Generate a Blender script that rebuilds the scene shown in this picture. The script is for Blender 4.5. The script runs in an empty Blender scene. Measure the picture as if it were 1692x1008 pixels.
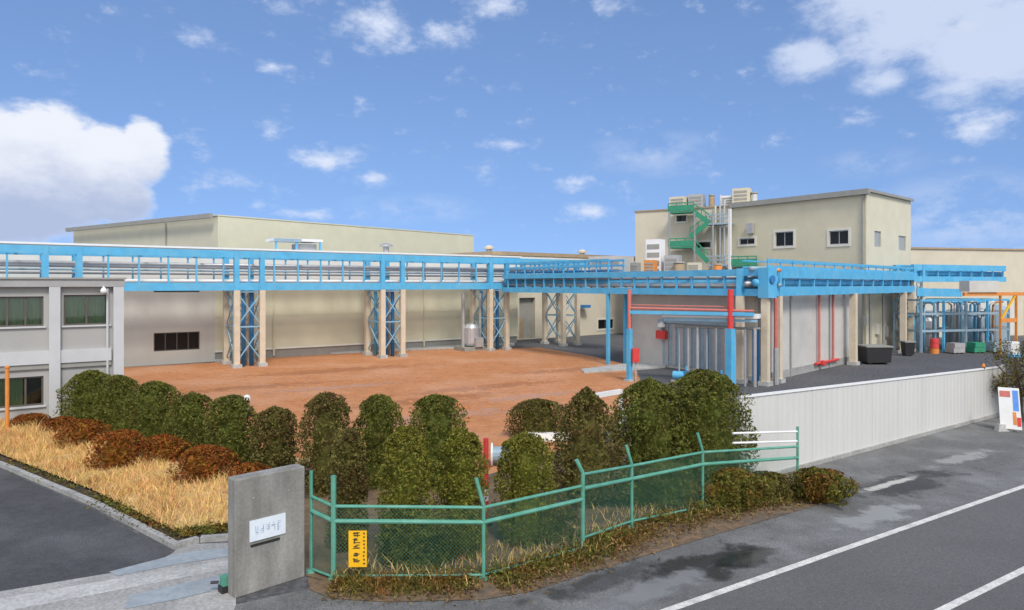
import bpy, math, random
from mathutils import Vector, noise
random.seed(7)
R = math.radians
S = bpy.context.scene
COL = S.collection
F, CX, HY, H = 1150.0, 846.0, 470.0, 6.0      # focal length (photo px), centre, horizon row, eye height
U = Vector((.81, .585, 0)).normalized()       # direction of the street and of the long pipe rack
V = Vector((-U.y, U.x, 0))
U2 = Vector((.70, .714, 0))
Z = Vector((0, 0, 1))

def GP(px, py, z=0.0):                        # a point of the ground seen at a place of the photo
    D = (H - z) * F / (py - HY)
    return Vector(((px - CX) / F * D, D, z))
def HT(py, D): return H - (py - HY) / F * D   # height of something seen at row py, D metres away
def hit(px, p, d):                            # distance along a wall line p + t d
    k = (px - CX) / F
    return (k * p.y - p.x) / (d.x - k * d.y)

# ------------------------------------------------------------------ materials
MATS = {}
def mat(name, col, rough=.8, var=.12, scale=2.0, bump=0.0, bscale=None, big=.0, bigscale=.15, tint=None, metal=0, rib=None,
        island=0.0, stretch=None, spec=.5, transl=0.0, fine=0.0, fscale=40):
    m = bpy.data.materials.new(name); m.use_nodes = True
    nt = m.node_tree; N = nt.nodes; L = nt.links
    b = N['Principled BSDF']
    b.inputs['Roughness'].default_value = rough; b.inputs['Metallic'].default_value = metal
    b.inputs['Specular IOR Level'].default_value = spec
    geo = N.new('ShaderNodeNewGeometry'); pos = geo.outputs['Position']
    if stretch:
        mp = N.new('ShaderNodeVectorMath'); mp.operation = 'MULTIPLY'; mp.inputs[1].default_value = stretch
        L.new(pos, mp.inputs[0]); spos = mp.outputs[0]
    else: spos = pos
    def nz(sc, vec, det=6):
        n = N.new('ShaderNodeTexNoise'); n.inputs['Scale'].default_value = sc; n.inputs['Detail'].default_value = det
        n.inputs['Roughness'].default_value = .6; L.new(vec, n.inputs['Vector']); return n.outputs['Fac']
    def ramp(fac, a, c, lo=.3, hi=.7):
        r = N.new('ShaderNodeValToRGB'); r.color_ramp.elements[0].position = lo; r.color_ramp.elements[1].position = hi
        r.color_ramp.elements[0].color = (*a, 1); r.color_ramp.elements[1].color = (*c, 1); L.new(fac, r.inputs['Fac']); return r.outputs['Color']
    lo = tuple(max(0, c * (1 - var)) for c in col); hi = tuple(min(1, c * (1 + var)) for c in col)
    out = ramp(nz(scale, spos), lo, hi)
    if big:
        t = tint or tuple(c * .6 for c in col)
        f = nz(bigscale, spos, 5)
        mr = N.new('ShaderNodeMapRange'); mr.inputs['From Min'].default_value = .45; mr.inputs['From Max'].default_value = .68
        mr.inputs['To Max'].default_value = big; L.new(f, mr.inputs['Value'])
        mx = N.new('ShaderNodeMix'); mx.data_type = 'RGBA'; L.new(mr.outputs[0], mx.inputs['Factor'])
        L.new(out, mx.inputs['A']); mx.inputs['B'].default_value = (*t, 1); out = mx.outputs['Result']
    if fine:
        fn = ramp(nz(fscale, pos, 3), (1 - fine,) * 3, (1 + fine * .6,) * 3, .36, .64)
        mf = N.new('ShaderNodeMix'); mf.data_type = 'RGBA'; mf.blend_type = 'MULTIPLY'; mf.inputs['Factor'].default_value = 1
        L.new(out, mf.inputs['A']); L.new(fn, mf.inputs['B']); out = mf.outputs['Result']
    if island:
        hs = N.new('ShaderNodeHueSaturation')
        a = N.new('ShaderNodeMapRange'); a.inputs['To Min'].default_value = 1 - island; a.inputs['To Max'].default_value = 1 + island
        L.new(geo.outputs['Random Per Island'], a.inputs['Value']); L.new(a.outputs[0], hs.inputs['Value'])
        w = N.new('ShaderNodeMath'); w.operation = 'MULTIPLY'; w.inputs[1].default_value = 7.31; L.new(geo.outputs['Random Per Island'], w.inputs[0])
        fr = N.new('ShaderNodeMath'); fr.operation = 'FRACT'; L.new(w.outputs[0], fr.inputs[0])
        hr = N.new('ShaderNodeMapRange'); hr.inputs['To Min'].default_value = .465; hr.inputs['To Max'].default_value = .53
        L.new(fr.outputs[0], hr.inputs['Value']); L.new(hr.outputs[0], hs.inputs['Hue'])
        L.new(out, hs.inputs['Color']); out = hs.outputs['Color']
    L.new(out, b.inputs['Base Color'])
    hgt = None
    if bump: hgt = nz(bscale or scale * 4, pos)
    if rib:
        d, sp, amt = rib
        dt = N.new('ShaderNodeVectorMath'); dt.operation = 'DOT_PRODUCT'; dt.inputs[1].default_value = d; L.new(pos, dt.inputs[0])
        ml = N.new('ShaderNodeMath'); ml.operation = 'MULTIPLY'; ml.inputs[1].default_value = 2 * math.pi / sp; L.new(dt.outputs['Value'], ml.inputs[0])
        sn = N.new('ShaderNodeMath'); sn.operation = 'SINE'; L.new(ml.outputs[0], sn.inputs[0])
        hgt = sn.outputs[0]; bump = amt
    if hgt is not None:
        bp = N.new('ShaderNodeBump'); bp.inputs['Strength'].default_value = min(1, bump); bp.inputs['Distance'].default_value = .03
        L.new(hgt, bp.inputs['Height']); L.new(bp.outputs[0], b.inputs['Normal'])
    if transl:
        tr = N.new('ShaderNodeBsdfTranslucent'); L.new(out, tr.inputs['Color'])
        ms = N.new('ShaderNodeMixShader'); ms.inputs[0].default_value = transl
        L.new(b.outputs[0], ms.inputs[1]); L.new(tr.outputs[0], ms.inputs[2]); L.new(ms.outputs[0], N['Material Output'].inputs[0])
    MATS[name] = m; return m

ASPH = mat('yard_asphalt', (.085, .085, .092), .9, .25, 3, .4, 60, .5, .12, (.15, .148, .145), fine=.3, fscale=6)
ROAD = mat('road_asphalt', (.128, .127, .125), .88, .13, 9, .5, 90, .6, .35, (.10, .099, .098), stretch=(1, 1, 1), fine=.28, fscale=26)
SHOU = mat('shoulder_asphalt', (.135, .134, .131), .88, .2, 5, .5, 80, .8, .45, (.235, .24, .238), fine=.32, fscale=22)
DRIV = mat('driveway_asphalt', (.062, .064, .067), .9, .2, 4, .5, 70, .6, .4, (.15, .15, .155), fine=.3, fscale=24)
PAINT = mat('road_paint', (.68, .66, .61), .7, .12, 8, .2, 60, .7, 2.5, (.4, .4, .39), fine=.22, fscale=20)
SOIL = mat('red_soil', (.475, .195, .072), .95, .13, 1.1, .35, 5, .85, .17, (.56, .285, .155), fine=.12, fscale=3.5)
BED = mat('bed_earth', (.13, .085, .05), .95, .4, 3, .8, 12, .6, .6, (.22, .15, .07))
VERGE = mat('verge_earth', (.16, .105, .06), .95, .45, 5, .8, 20, .6, 1.2, (.1, .1, .09))
CONC = mat('concrete', (.36, .355, .34), .85, .14, 2.5, .25, 30, .7, .8, (.24, .24, .23), fine=.22, fscale=14)
PILL = mat('stained_concrete', (.275, .27, .25), .9, .22, 3.0, .35, 25, .85, 1.6, (.17, .165, .145), stretch=(1, 1, .25), fine=.1, fscale=16)
PALE = mat('pale_concrete', (.46, .46, .44), .85, .12, 3, .2, 30, .6, 1, (.3, .3, .29), fine=.2, fscale=14)
DRAIN = mat('drain_steel', (.31, .345, .37), .6, .15, 6, .3, 40, .5, 1, (.16, .18, .2))
OFFW = mat('office_wall', (.37, .365, .35), .85, .07, 1.0, .1, 20, .35, .5, (.33, .325, .31), stretch=(1, 1, .4))
OFFP = mat('office_pilaster', (.50, .51, .52), .8, .06, 1.2, .08, 20)
BAND = mat('ledge_grey', (.34, .34, .335), .85, .1, 1.2)
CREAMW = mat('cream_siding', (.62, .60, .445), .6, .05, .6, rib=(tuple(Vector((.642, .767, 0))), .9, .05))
SHADEW = mat('cream_siding_shaded', (.56, .54, .42), .65, .05, .6, rib=(tuple(Vector((-.82, .57, 0))), .9, .05))  # darker copy of the cream siding: shade of the end walls in its colour
TANW = mat('tan_siding', (.64, .62, .455), .6, .05, .5, rib=(tuple(U), .5, .08), big=.3, bigscale=.4, tint=(.58, .55, .41))
GREYW = mat('grey_siding', (.60, .59, .535), .7, .05, .6, rib=(tuple(U), .45, .12))
FASC = mat('white_fascia', (.74, .73, .68), .6, .05, .8, big=.4, bigscale=.5, tint=(.62, .6, .55))
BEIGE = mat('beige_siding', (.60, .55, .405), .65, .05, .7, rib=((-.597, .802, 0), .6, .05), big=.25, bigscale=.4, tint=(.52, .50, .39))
BEIGE2 = mat('beige_siding_lit', (.62, .58, .44), .65, .05, .7, rib=((.743, .67, 0), .6, .05))  # paler copy of the beige siding: brightness of the lit face in its colour
WESTW = mat('buff_render', (.59, .535, .42), .75, .06, .7, big=.35, bigscale=.5, tint=(.53, .48, .38))
EAVE = mat('eave_grey', (.29, .285, .26), .6, .1, 2)
BROWNE = mat('eave_brown', (.36, .27, .17), .7, .12, 2)
LGREY = mat('pale_grey_panel', (.53, .51, .475), .7, .06, .8, rib=(tuple(U2), .5, .06), big=.4, bigscale=.5, tint=(.38, .375, .36))
BLUE = mat('sky_blue_paint', (.085, .40, .66), .5, .12, 1.6, big=.6, bigscale=.9, tint=(.17, .44, .62))
PALEB = mat('faded_blue_paint', (.24, .43, .56), .6, .14, 2)
DBLUE = mat('deep_blue_paint', (.03, .18, .42), .5, .12, 2)
POST = mat('cream_column', (.62, .53, .40), .7, .09, 1.5, big=.5, bigscale=1.1, tint=(.48, .4, .3))
PIPE = mat('pipe_grey', (.42, .42, .42), .4, .1, 3, metal=.3)
SILV = mat('lagging_metal', (.55, .56, .57), .35, .08, 2.5, metal=.6)
PBLU = mat('pipe_bluegrey', (.27, .37, .44), .5, .12, 3)
RED = mat('red_paint', (.60, .05, .045), .5, .12, 4)
PINK = mat('faded_red_paint', (.56, .16, .13), .6, .14, 4)
ORNG = mat('orange_paint', (.66, .24, .05), .55, .12, 4)
GREEN = mat('stair_green', (.03, .25, .14), .55, .12, 3)
FENCE = mat('fence_green', (.085, .29, .21), .5, .14, 5, big=.6, bigscale=3, tint=(.16, .38, .30))
MESHG = mat('fence_wire', (.05, .23, .17), .6, .1, 5)
WHITE = mat('white_paint', (.75, .75, .74), .55, .05, 2)
PANEL = mat('white_panel', (.575, .57, .545), .55, .04, .9, big=.45, bigscale=.8, tint=(.57, .57, .55), stretch=(1, 1, .35))
BLACK = mat('black_plastic', (.02, .02, .022), .5, .1, 4)
DARK = mat('dark_opening', (.025, .024, .022), .8, .2, 2)
GLASS = mat('window_glass', (.012, .013, .014), .12, .1, 2, spec=.25)
GLASSG = mat('louvre_glass', (.34, .345, .33), .3, .08, 2)
CURT = mat('green_curtain', (.26, .32, .17), .8, .16, 7, stretch=(1, 1, .1))
ALUM = mat('window_frame', (.10, .085, .07), .45, .1, 4)
WSURR = mat('window_surround', (.66, .64, .57), .7, .05, 2)
YELL = mat('yellow_sign', (.80, .44, .01), .45, .06, 5)
INK = mat('sign_ink', (.05, .04, .02), .6, .1, 5)
PLAQ = mat('plaque_white', (.68, .74, .80), .3, .05, 5)
PINK2 = mat('plaque_ink', (.42, .50, .60), .5, .2, 20)
CYAN = mat('sign_blue', (.10, .28, .72), .5, .1, 5)
BARK = mat('bark', (.10, .07, .045), .95, .3, 8, .6, 20)
LEAFA = mat('leaf_deep_green', (.138, .152, .026), .7, .28, 2.2, island=.42, transl=.3, big=.5, bigscale=1.5, tint=(.10, .065, .02), spec=.25)
LEAFB = mat('leaf_yellow_green', (.195, .195, .026), .7, .28, 2.5, island=.42, transl=.3, big=.6, bigscale=2, tint=(.16, .15, .03), spec=.25)
LEAFC = mat('leaf_bronzed', (.15, .135, .036), .75, .3, 2.5, island=.42, transl=.3, big=.8, bigscale=1.6, tint=(.13, .075, .03), spec=.2)
LEAFD = mat('leaf_withered', (.26, .095, .02), .85, .35, 3, island=.5, transl=.15, big=.6, bigscale=2.5, tint=(.09, .035, .012), spec=.1)
LEAFW = mat('weed_leaf', (.13, .13, .025), .8, .4, 3, island=.6, transl=.2, big=.9, bigscale=1.4, tint=(.20, .085, .02), spec=.15)
LITTER = mat('leaf_litter', (.16, .10, .04), .9, .4, 4, island=.55, spec=.1)
STRAW = mat('dry_grass', (.76, .53, .215), .85, .2, 1.4, island=.3, transl=.25, big=.5, bigscale=.9, tint=(.58, .33, .12), spec=.15)
THATCH = mat('bank_thatch', (.55, .37, .15), .95, .3, 5, .8, 25, .6, .9, (.3, .15, .06))
DAMP = mat('damp_earth', (.05, .042, .028), .95, .5, 6, .8, 25, .6, 2, (.1, .06, .03))
WET = mat('wet_asphalt', (.045, .043, .036), .35, .3, 5, .3, 60)
WET2 = mat('puddle_film', (.05, .05, .048), .12, .2, 5)

def glass_mat():
    m = bpy.data.materials.new('clear_glass'); m.use_nodes = True
    nt = m.node_tree; nt.nodes.clear()
    o = nt.nodes.new('ShaderNodeOutputMaterial'); t = nt.nodes.new('ShaderNodeBsdfTransparent'); g = nt.nodes.new('ShaderNodeBsdfGlossy')
    g.inputs['Roughness'].default_value = .03; t.inputs['Color'].default_value = (.86, .92, .88, 1)
    f = nt.nodes.new('ShaderNodeFresnel'); f.inputs[0].default_value = 1.5
    mx = nt.nodes.new('ShaderNodeMixShader'); nt.links.new(f.outputs[0], mx.inputs[0]); nt.links.new(t.outputs[0], mx.inputs[1]); nt.links.new(g.outputs[0], mx.inputs[2])
    nt.links.new(mx.outputs[0], o.inputs[0]); return m
CLEAR = glass_mat()

# ------------------------------------------------------------------ mesh building
class MB:
    def __init__(s): s.v = []; s.f = []
    def add(s, vs, fs):
        n = len(s.v); s.v += [Vector(p) for p in vs]; s.f += [[i + n for i in f] for f in fs]; return s
    def hexa(s, b, t): return s.add(list(b) + list(t), [(3, 2, 1, 0), (4, 5, 6, 7), (0, 1, 5, 4), (1, 2, 6, 5), (2, 3, 7, 6), (3, 0, 4, 7)])
    def obox(s, p, a, b, z0, z1):              # corner p, horizontal edge vectors a, b
        p = Vector((p[0], p[1], 0)); q = [p, p + a, p + a + b, p + b]
        return s.hexa([x + Z * z0 for x in q], [x + Z * z1 for x in q])
    def cbox(s, c, sx, sy, z0, z1, d=Vector((1, 0, 0))):   # centred box turned along d
        e = Vector((-d.y, d.x, 0)); return s.obox(Vector(c) - d * sx / 2 - e * sy / 2, d * sx, e * sy, z0, z1)
    def beam(s, p, q, w, h=None, up=Z):
        h = h or w; p = Vector(p); q = Vector(q); t = (q - p).normalized()
        if abs(t.dot(up)) > .98: up = U
        sd = t.cross(up).normalized(); u = sd.cross(t)
        o = [sd * w / 2 - u * h / 2, sd * w / 2 + u * h / 2, -sd * w / 2 + u * h / 2, -sd * w / 2 - u * h / 2]
        return s.hexa([p + x for x in o], [q + x for x in o])
    def tube(s, pts, r, n=10, r2=None):
        pts = [Vector(p) for p in pts]; rings = []
        for i, p in enumerate(pts):
            t = (pts[min(i + 1, len(pts) - 1)] - pts[max(i - 1, 0)]).normalized()
            a = t.cross(Z if abs(t.z) < .95 else Vector((1, 0, 0))).normalized(); b = t.cross(a)
            rr = r if r2 is None else r + (r2 - r) * i / (len(pts) - 1)
            rings.append([p + (a * math.cos(k * 2 * math.pi / n) + b * math.sin(k * 2 * math.pi / n)) * rr for k in range(n)])
        vs = [x for g in rings for x in g]; fs = []
        for i in range(len(pts) - 1):
            for k in range(n): fs.append((i * n + k, i * n + (k + 1) % n, (i + 1) * n + (k + 1) % n, (i + 1) * n + k))
        fs.append(tuple(range(n - 1, -1, -1))); fs.append(tuple(range((len(pts) - 1) * n, len(pts) * n)))
        return s.add(vs, fs)
    def lathe(s, c, prof, n=20):
        c = Vector(c); vs = []; fs = []
        for r, z in prof: vs += [c + Vector((r * math.cos(k * 2 * math.pi / n), r * math.sin(k * 2 * math.pi / n), z)) for k in range(n)]
        for i in range(len(prof) - 1):
            for k in range(n): fs.append((i * n + k, i * n + (k + 1) % n, (i + 1) * n + (k + 1) % n, (i + 1) * n + k))
        fs.append(tuple(range(n - 1, -1, -1))); fs.append(tuple(range((len(prof) - 1) * n, len(prof) * n)))
        return s.add(vs, fs)
    def prism(s, poly, z0, z1):
        n = len(poly); vs = [Vector((p[0], p[1], z0)) for p in poly] + [Vector((p[0], p[1], z1)) for p in poly]
        return s.add(vs, [tuple(range(n - 1, -1, -1)), tuple(range(n, 2 * n))] + [(i, (i + 1) % n, n + (i + 1) % n, n + i) for i in range(n)])
    def sheet(s, poly, z): return s.add([Vector((p[0], p[1], z)) for p in poly], [tuple(range(len(poly)))])
    def build(s, name, m, parent=None, org=None, smooth=False):
        o = Vector((0, 0, 0))
        r = parent
        while r is not None: o = o + r.location; r = r.parent
        if parent is None and org is not None: o = Vector(org)
        me = bpy.data.meshes.new(name); me.from_pydata([p - o for p in s.v], [], s.f); me.update()
        if smooth: me.shade_smooth()
        me.materials.append(m)
        ob = bpy.data.objects.new(name, me); COL.objects.link(ob)
        if parent is not None: ob.parent = parent
        elif org is not None: ob.location = o
        return ob

def tag(o, label, cat, group=None, kind=None):
    o['label'] = label; o['category'] = cat
    if group: o['group'] = group
    if kind: o['kind'] = kind
    return o
def thing(name, loc, label, cat, group=None):
    o = bpy.data.objects.new(name, None); COL.objects.link(o); o.location = Vector(loc); o.empty_display_size = .3
    return tag(o, label, cat, group)
def struct(name, mb, m):
    o = mb.build(name, m); o['kind'] = 'structure'; return o
def px_poly(pts): return [GP(*p) for p in pts]

def wall(mb, p, d, L, z0, z1, holes, depth=.22):
    """a wall face along p + t d (outer side to the right of d) with real recesses at holes (t0, t1, za, zb)"""
    nrm = Vector((d.y, -d.x, 0)); p = Vector((p.x, p.y, 0))
    ts = sorted({0, L, *[h[0] for h in holes], *[h[1] for h in holes]}); zs = sorted({z0, z1, *[h[2] for h in holes], *[h[3] for h in holes]})
    P = lambda t, z, k=0: p + d * t + Z * z - nrm * k
    for a, b in zip(ts, ts[1:]):
        for c, e in zip(zs, zs[1:]):
            m, n = (a + b) / 2, (c + e) / 2
            if any(h[0] < m < h[1] and h[2] < n < h[3] for h in holes): continue
            mb.add([P(a, c), P(b, c), P(b, e), P(a, e)], [(0, 1, 2, 3)])
    for a, b, c, e in holes:
        mb.add([P(a, c), P(b, c), P(b, e), P(a, e), P(a, c, depth), P(b, c, depth), P(b, e, depth), P(a, e, depth)],
               [(0, 4, 5, 1), (1, 5, 6, 2), (2, 6, 7, 3), (3, 7, 4, 0)])
    return mb
def window(root, p, d, h, glass, frame, panes=2, surround=None, depth=.22, name='window', curtain=None):
    """frame ring standing in the recess, panes behind it"""
    nrm = Vector((d.y, -d.x, 0)); a, b, c, e = h; p = Vector((p.x, p.y, 0))
    fw = .07
    def bx(mb, t0, t1, z0, z1, k0, k1): mb.obox(p + d * t0 - nrm * k1, d * (t1 - t0), nrm * (k1 - k0), z0, z1)
    f = MB()
    bx(f, a, b, c, c + fw, .08, .16); bx(f, a, b, e - fw, e, .08, .16)
    bx(f, a, a + fw, c + fw, e - fw, .08, .16); bx(f, b - fw, b, c + fw, e - fw, .08, .16)
    for i in range(1, panes):
        t = a + (b - a) * i / panes; bx(f, t - .035, t + .035, c + fw, e - fw, .09, .15)
    w = f.build(name, frame, root)
    g = MB(); bx(g, a + .02, b - .02, c + .02, e - .02, .11, .125); g.build('pane', glass, w)
    bk = MB(); bx(bk, a - .05, b + .05, c - .05, e + .05, depth + .16, depth + .2); bk.build('backing', DARK, w)  # dark panel stands in for the unlit room behind the panes
    if curtain:
        k = MB(); n = 26; vs = []
        for i in range(n + 1):
            t = a + curtain[0] * (b - a) + (b - a) * (curtain[1] - curtain[0]) * i / n; q = p + d * t - nrm * (.27 + .025 * (i % 2))
            vs += [q + Z * (c - .02), q + Z * (e + .02)]
        k.add(vs, [(2 * i, 2 * i + 2, 2 * i + 3, 2 * i + 1) for i in range(n)]); k.build('curtain', CURT, w)
    if surround:
        s = MB(); sw = .2
        bx(s, a - sw, b + sw, e, e + sw, -.05, .0); bx(s, a - sw, b + sw, c - sw, c, -.07, .0)
        bx(s, a - sw, a, c, e, -.05, .0); bx(s, b, b + sw, c, e, -.05, .0); s.build('surround', surround, w)
    return w

def pxhole(p, d, x0, x1, y0, y1):
    t0, t1 = hit(x0, p, d), hit(x1, p, d); t0, t1 = min(t0, t1), max(t0, t1); D = (p + d * (t0 + t1) / 2).y
    return (t0, t1, HT(y1, D), HT(y0, D))

exec_parts = []
# ------------------------------------------------------------------ the setting: ground
g = MB(); g.sheet([(-900, -60), (900, -60), (900, 1500), (-900, 1500)], 0); struct('ground', g, ASPH)
def line_pt(a, b, x): return (x, a[1] + (b[1] - a[1]) * (x - a[0]) / (b[0] - a[0]))
L1a, L1b = GP(1115, 1005), GP(1692, 804); d1 = (L1b - L1a).normalized()
L2a = GP(1562, 1006); n1 = Vector((d1.y, -d1.x, 0))
e1 = L1a - d1 * 9
struct('road', MB().sheet([e1 - n1 * .12, e1 + d1 * 260 - n1 * .12, e1 + d1 * 260 + n1 * 9, e1 + n1 * 9], .006), ROAD)
struct('shoulder', MB().sheet([e1 - n1 * .12, e1 + d1 * 75 - n1 * .12, e1 + d1 * 75 - n1 * 11, GP(1655, 684), GP(1320, 776), GP(1180, 868), GP(970, 925), GP(800, 968), GP(500, 975), GP(385, 1000)], .004), SHOU)
for off, w in ((0, .17), ((L2a - L1a).dot(n1), .16)):
    q = e1 + n1 * off; struct('road_marking', MB().sheet([q - n1 * w / 2, q + d1 * 250 - n1 * w / 2, q + d1 * 250 + n1 * w / 2, q + n1 * w / 2], .012), PAINT)
struct('yard_soil', MB().sheet(px_poly([(150, 640), (205, 607), (350, 599), (450, 588), (620, 580), (760, 576), (890, 574.5), (975, 588), (1050, 606), (1062, 640), (1015, 700), (930, 745), (760, 800), (430, 770), (230, 720), (130, 690)]), .008), SOIL)
struct('planting_bed', MB().sheet(px_poly([(110, 690), (250, 716), (430, 760), (800, 790), (940, 742), (1080, 715), (1215, 720), (1330, 770), (1325, 812), (1161, 842), (963, 915), (799, 962), (551, 964), (505, 952), (500, 890), (385, 860), (200, 770), (60, 720)]), .014), BED)
struct('verge', MB().sheet(px_poly([(508, 955), (551, 964), (799, 960), (963, 913), (1161, 842), (1325, 812), (1395, 806), (1380, 826), (1300, 850), (1180, 885), (1080, 915), (980, 945), (880, 978), (800, 992), (640, 996), (545, 990), (512, 975)]), .018), VERGE)
struct('driveway', MB().sheet(px_poly([(-300, 690), (0, 775), (150, 840), (285, 915), (240, 938), (0, 978), (-500, 1060)]), .006), DRIV)
struct('gate_apron', MB().sheet(px_poly([(-500, 1060), (0, 978), (240, 938), (285, 915), (300, 900), (390, 897), (390, 1000), (320, 1200), (-500, 1300)]), .010), CONC)
struct('gate_track', MB().sheet(px_poly([(-60, 1000), (200, 956), (385, 925), (385, 940), (200, 975), (-60, 1025)]), .014), PALE)
struct('drain_channel', MB().sheet(px_poly([(180, 946), (300, 915), (384, 905), (384, 920), (300, 932), (195, 953)]), .018), DRAIN)
struct('drain_channel', MB().sheet(px_poly([(215, 985), (300, 966), (388, 946), (388, 968), (300, 990), (205, 1008)]), .018), DRAIN)
def soft_patch(name, col, rough, c, rx, ry, z, seed, strength=.9, spec=.5):
    """a stain with a ragged soft edge: its own mask around its own centre"""
    p = GP(*c); m = bpy.data.materials.new(name); m.use_nodes = True; nt = m.node_tree; N = nt.nodes; L = nt.links; b = N['Principled BSDF']
    b.inputs['Base Color'].default_value = (*col, 1); b.inputs['Roughness'].default_value = rough; b.inputs['Specular IOR Level'].default_value = spec
    tc = N.new('ShaderNodeTexCoord'); ln = N.new('ShaderNodeVectorMath'); ln.operation = 'MULTIPLY'; ln.inputs[1].default_value = (1 / rx, 1 / ry, 0); L.new(tc.outputs['Object'], ln.inputs[0])
    le = N.new('ShaderNodeVectorMath'); le.operation = 'LENGTH'; L.new(ln.outputs[0], le.inputs[0])
    nz = N.new('ShaderNodeTexNoise'); nz.inputs['Scale'].default_value = 1.3; nz.inputs['Detail'].default_value = 7; nz.inputs['Roughness'].default_value = .62
    ad = N.new('ShaderNodeVectorMath'); ad.inputs[1].default_value = (seed, seed, 0); L.new(tc.outputs['Object'], ad.inputs[0]); L.new(ad.outputs[0], nz.inputs['Vector'])
    ma = N.new('ShaderNodeMath'); ma.operation = 'MULTIPLY_ADD'; ma.inputs[1].default_value = -2.2; L.new(nz.outputs['Fac'], ma.inputs[0]); L.new(le.outputs['Value'], ma.inputs[2])
    mr = N.new('ShaderNodeMapRange'); mr.interpolation_type = 'SMOOTHSTEP'; mr.inputs['From Min'].default_value = -.25; mr.inputs['From Max'].default_value = -.75; mr.inputs['To Max'].default_value = strength
    L.new(ma.outputs[0], mr.inputs['Value']); t = N.new('ShaderNodeBsdfTransparent'); mx = N.new('ShaderNodeMixShader')
    L.new(mr.outputs[0], mx.inputs[0]); L.new(t.outputs[0], mx.inputs[1]); L.new(b.outputs[0], mx.inputs[2]); L.new(mx.outputs[0], N['Material Output'].inputs[0])
    me = bpy.data.meshes.new(name); a, e = d1, n1
    me.from_pydata([(-rx * 1.3, -ry * 1.3, 0), (rx * 1.3, -ry * 1.3, 0), (rx * 1.3, ry * 1.3, 0), (-rx * 1.3, ry * 1.3, 0)], [], [(0, 1, 2, 3)]); me.materials.append(m)
    o = bpy.data.objects.new(name, me); COL.objects.link(o); o.location = p + Z * z; o.rotation_euler = (0, 0, math.atan2(d1.y, d1.x)); o['kind'] = 'structure'
for c, rx, ry, sd_ in (((560, 612), 9, 1.1, 4.2), ((800, 640), 8, .8, 6.1), ((700, 662), 7, .9, 1.4), ((930, 612), 6, .8, 8.8), ((420, 640), 6, .8, 2.9)):
    soft_patch('mud_patch', (.27, .10, .045), .95, c, rx, ry * 1.6, .012, sd_, .2)
for c, rx, ry, sd_ in (((720, 690), 7, 1.6, 14.2), ((560, 640), 6, 1.0, 16.1), ((880, 655), 5, .9, 11.4)):
    soft_patch('pale_earth_patch', (.60, .36, .25), .95, c, rx, ry, .0125, sd_, .5)
soft_patch('wet_patch', (.04, .038, .03), .6, (1175, 933), 2.6, .85, .008, 3.1, .8)
soft_patch('wet_patch', (.05, .05, .045), .6, (985, 960), 2.2, .6, .008, 9.3, .5)
soft_patch('wet_patch', (.06, .06, .058), .7, (1500, 800), 3.6, 1.0, .008, 5.3, .55)
soft_patch('puddle', (.03, .03, .028), .1, (1235, 922), 1.2, .5, .012, 1.7, .85)
soft_patch('worn_patch', (.33, .34, .335), .9, (1450, 852), 2.6, .85, .0085, 2.2, .75)
soft_patch('worn_patch', (.30, .31, .31), .9, (1080, 975), 2.0, .6, .0085, 7.7, .55)
soft_patch('worn_patch', (.52, .51, .47), .9, (1470, 800), 2.2, .22, .0105, 12.2, .85)
soft_patch('worn_patch', (.42, .42, .41), .9, (1590, 757), 3.2, .5, .0105, 15.2, .6)
struct('yard_slab', MB().prism(px_poly([(960, 612), (1030, 603), (1095, 600), (1100, 608), (1030, 613), (965, 617)]), 0, .10), PALE)
struct('wall_gutter', MB().prism(px_poly([(355, 600), (450, 590), (640, 581), (850, 572), (850, 569), (640, 577), (450, 585), (355, 594)]), 0, .16), PALE)

# kerb of the driveway: kerbstones in one run, gutter beside
K = [GP(-300, 688), GP(0, 772), GP(150, 836), GP(288, 909), GP(330, 897), GP(388, 893)]
kb = MB()
for a, b in zip(K, K[1:]):
    n = max(1, int((b - a).length / .6)); dd = (b - a).normalized(); ee = Vector((-dd.y, dd.x, 0))
    for i in range(n):
        s0 = a + (b - a) * (i / n) + dd * .008; kb.obox(s0, dd * ((b - a).length / n - .016), ee * .16, 0, .12 + random.uniform(-.01, .01))
struct('driveway_kerb', kb, CONC)
# grass bank behind the kerb
outer = [GP(-300, 678), GP(0, 754), GP(150, 813), GP(288, 882), GP(335, 876), GP(390, 872)]
struct('gutter_earth', MB().sheet(K[::1] + [p.copy() for p in outer][::-1], .035), DAMP)
inner = [GP(-300, 655), GP(0, 712), GP(150, 742), GP(288, 790), GP(350, 800), GP(400, 805)]
bk = MB(); n = len(outer); bk.add([p + Z * .10 for p in outer] + [p + Z * .30 for p in inner] + [p + Z * .02 + Vector((1.5, 3.2, 0)) for p in inner],
    [(i, i + 1, n + i + 1, n + i) for i in range(n - 1)] + [(n + i, n + i + 1, 2 * n + i + 1, 2 * n + i) for i in range(n - 1)])
struct('grass_bank', bk, THATCH)

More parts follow.
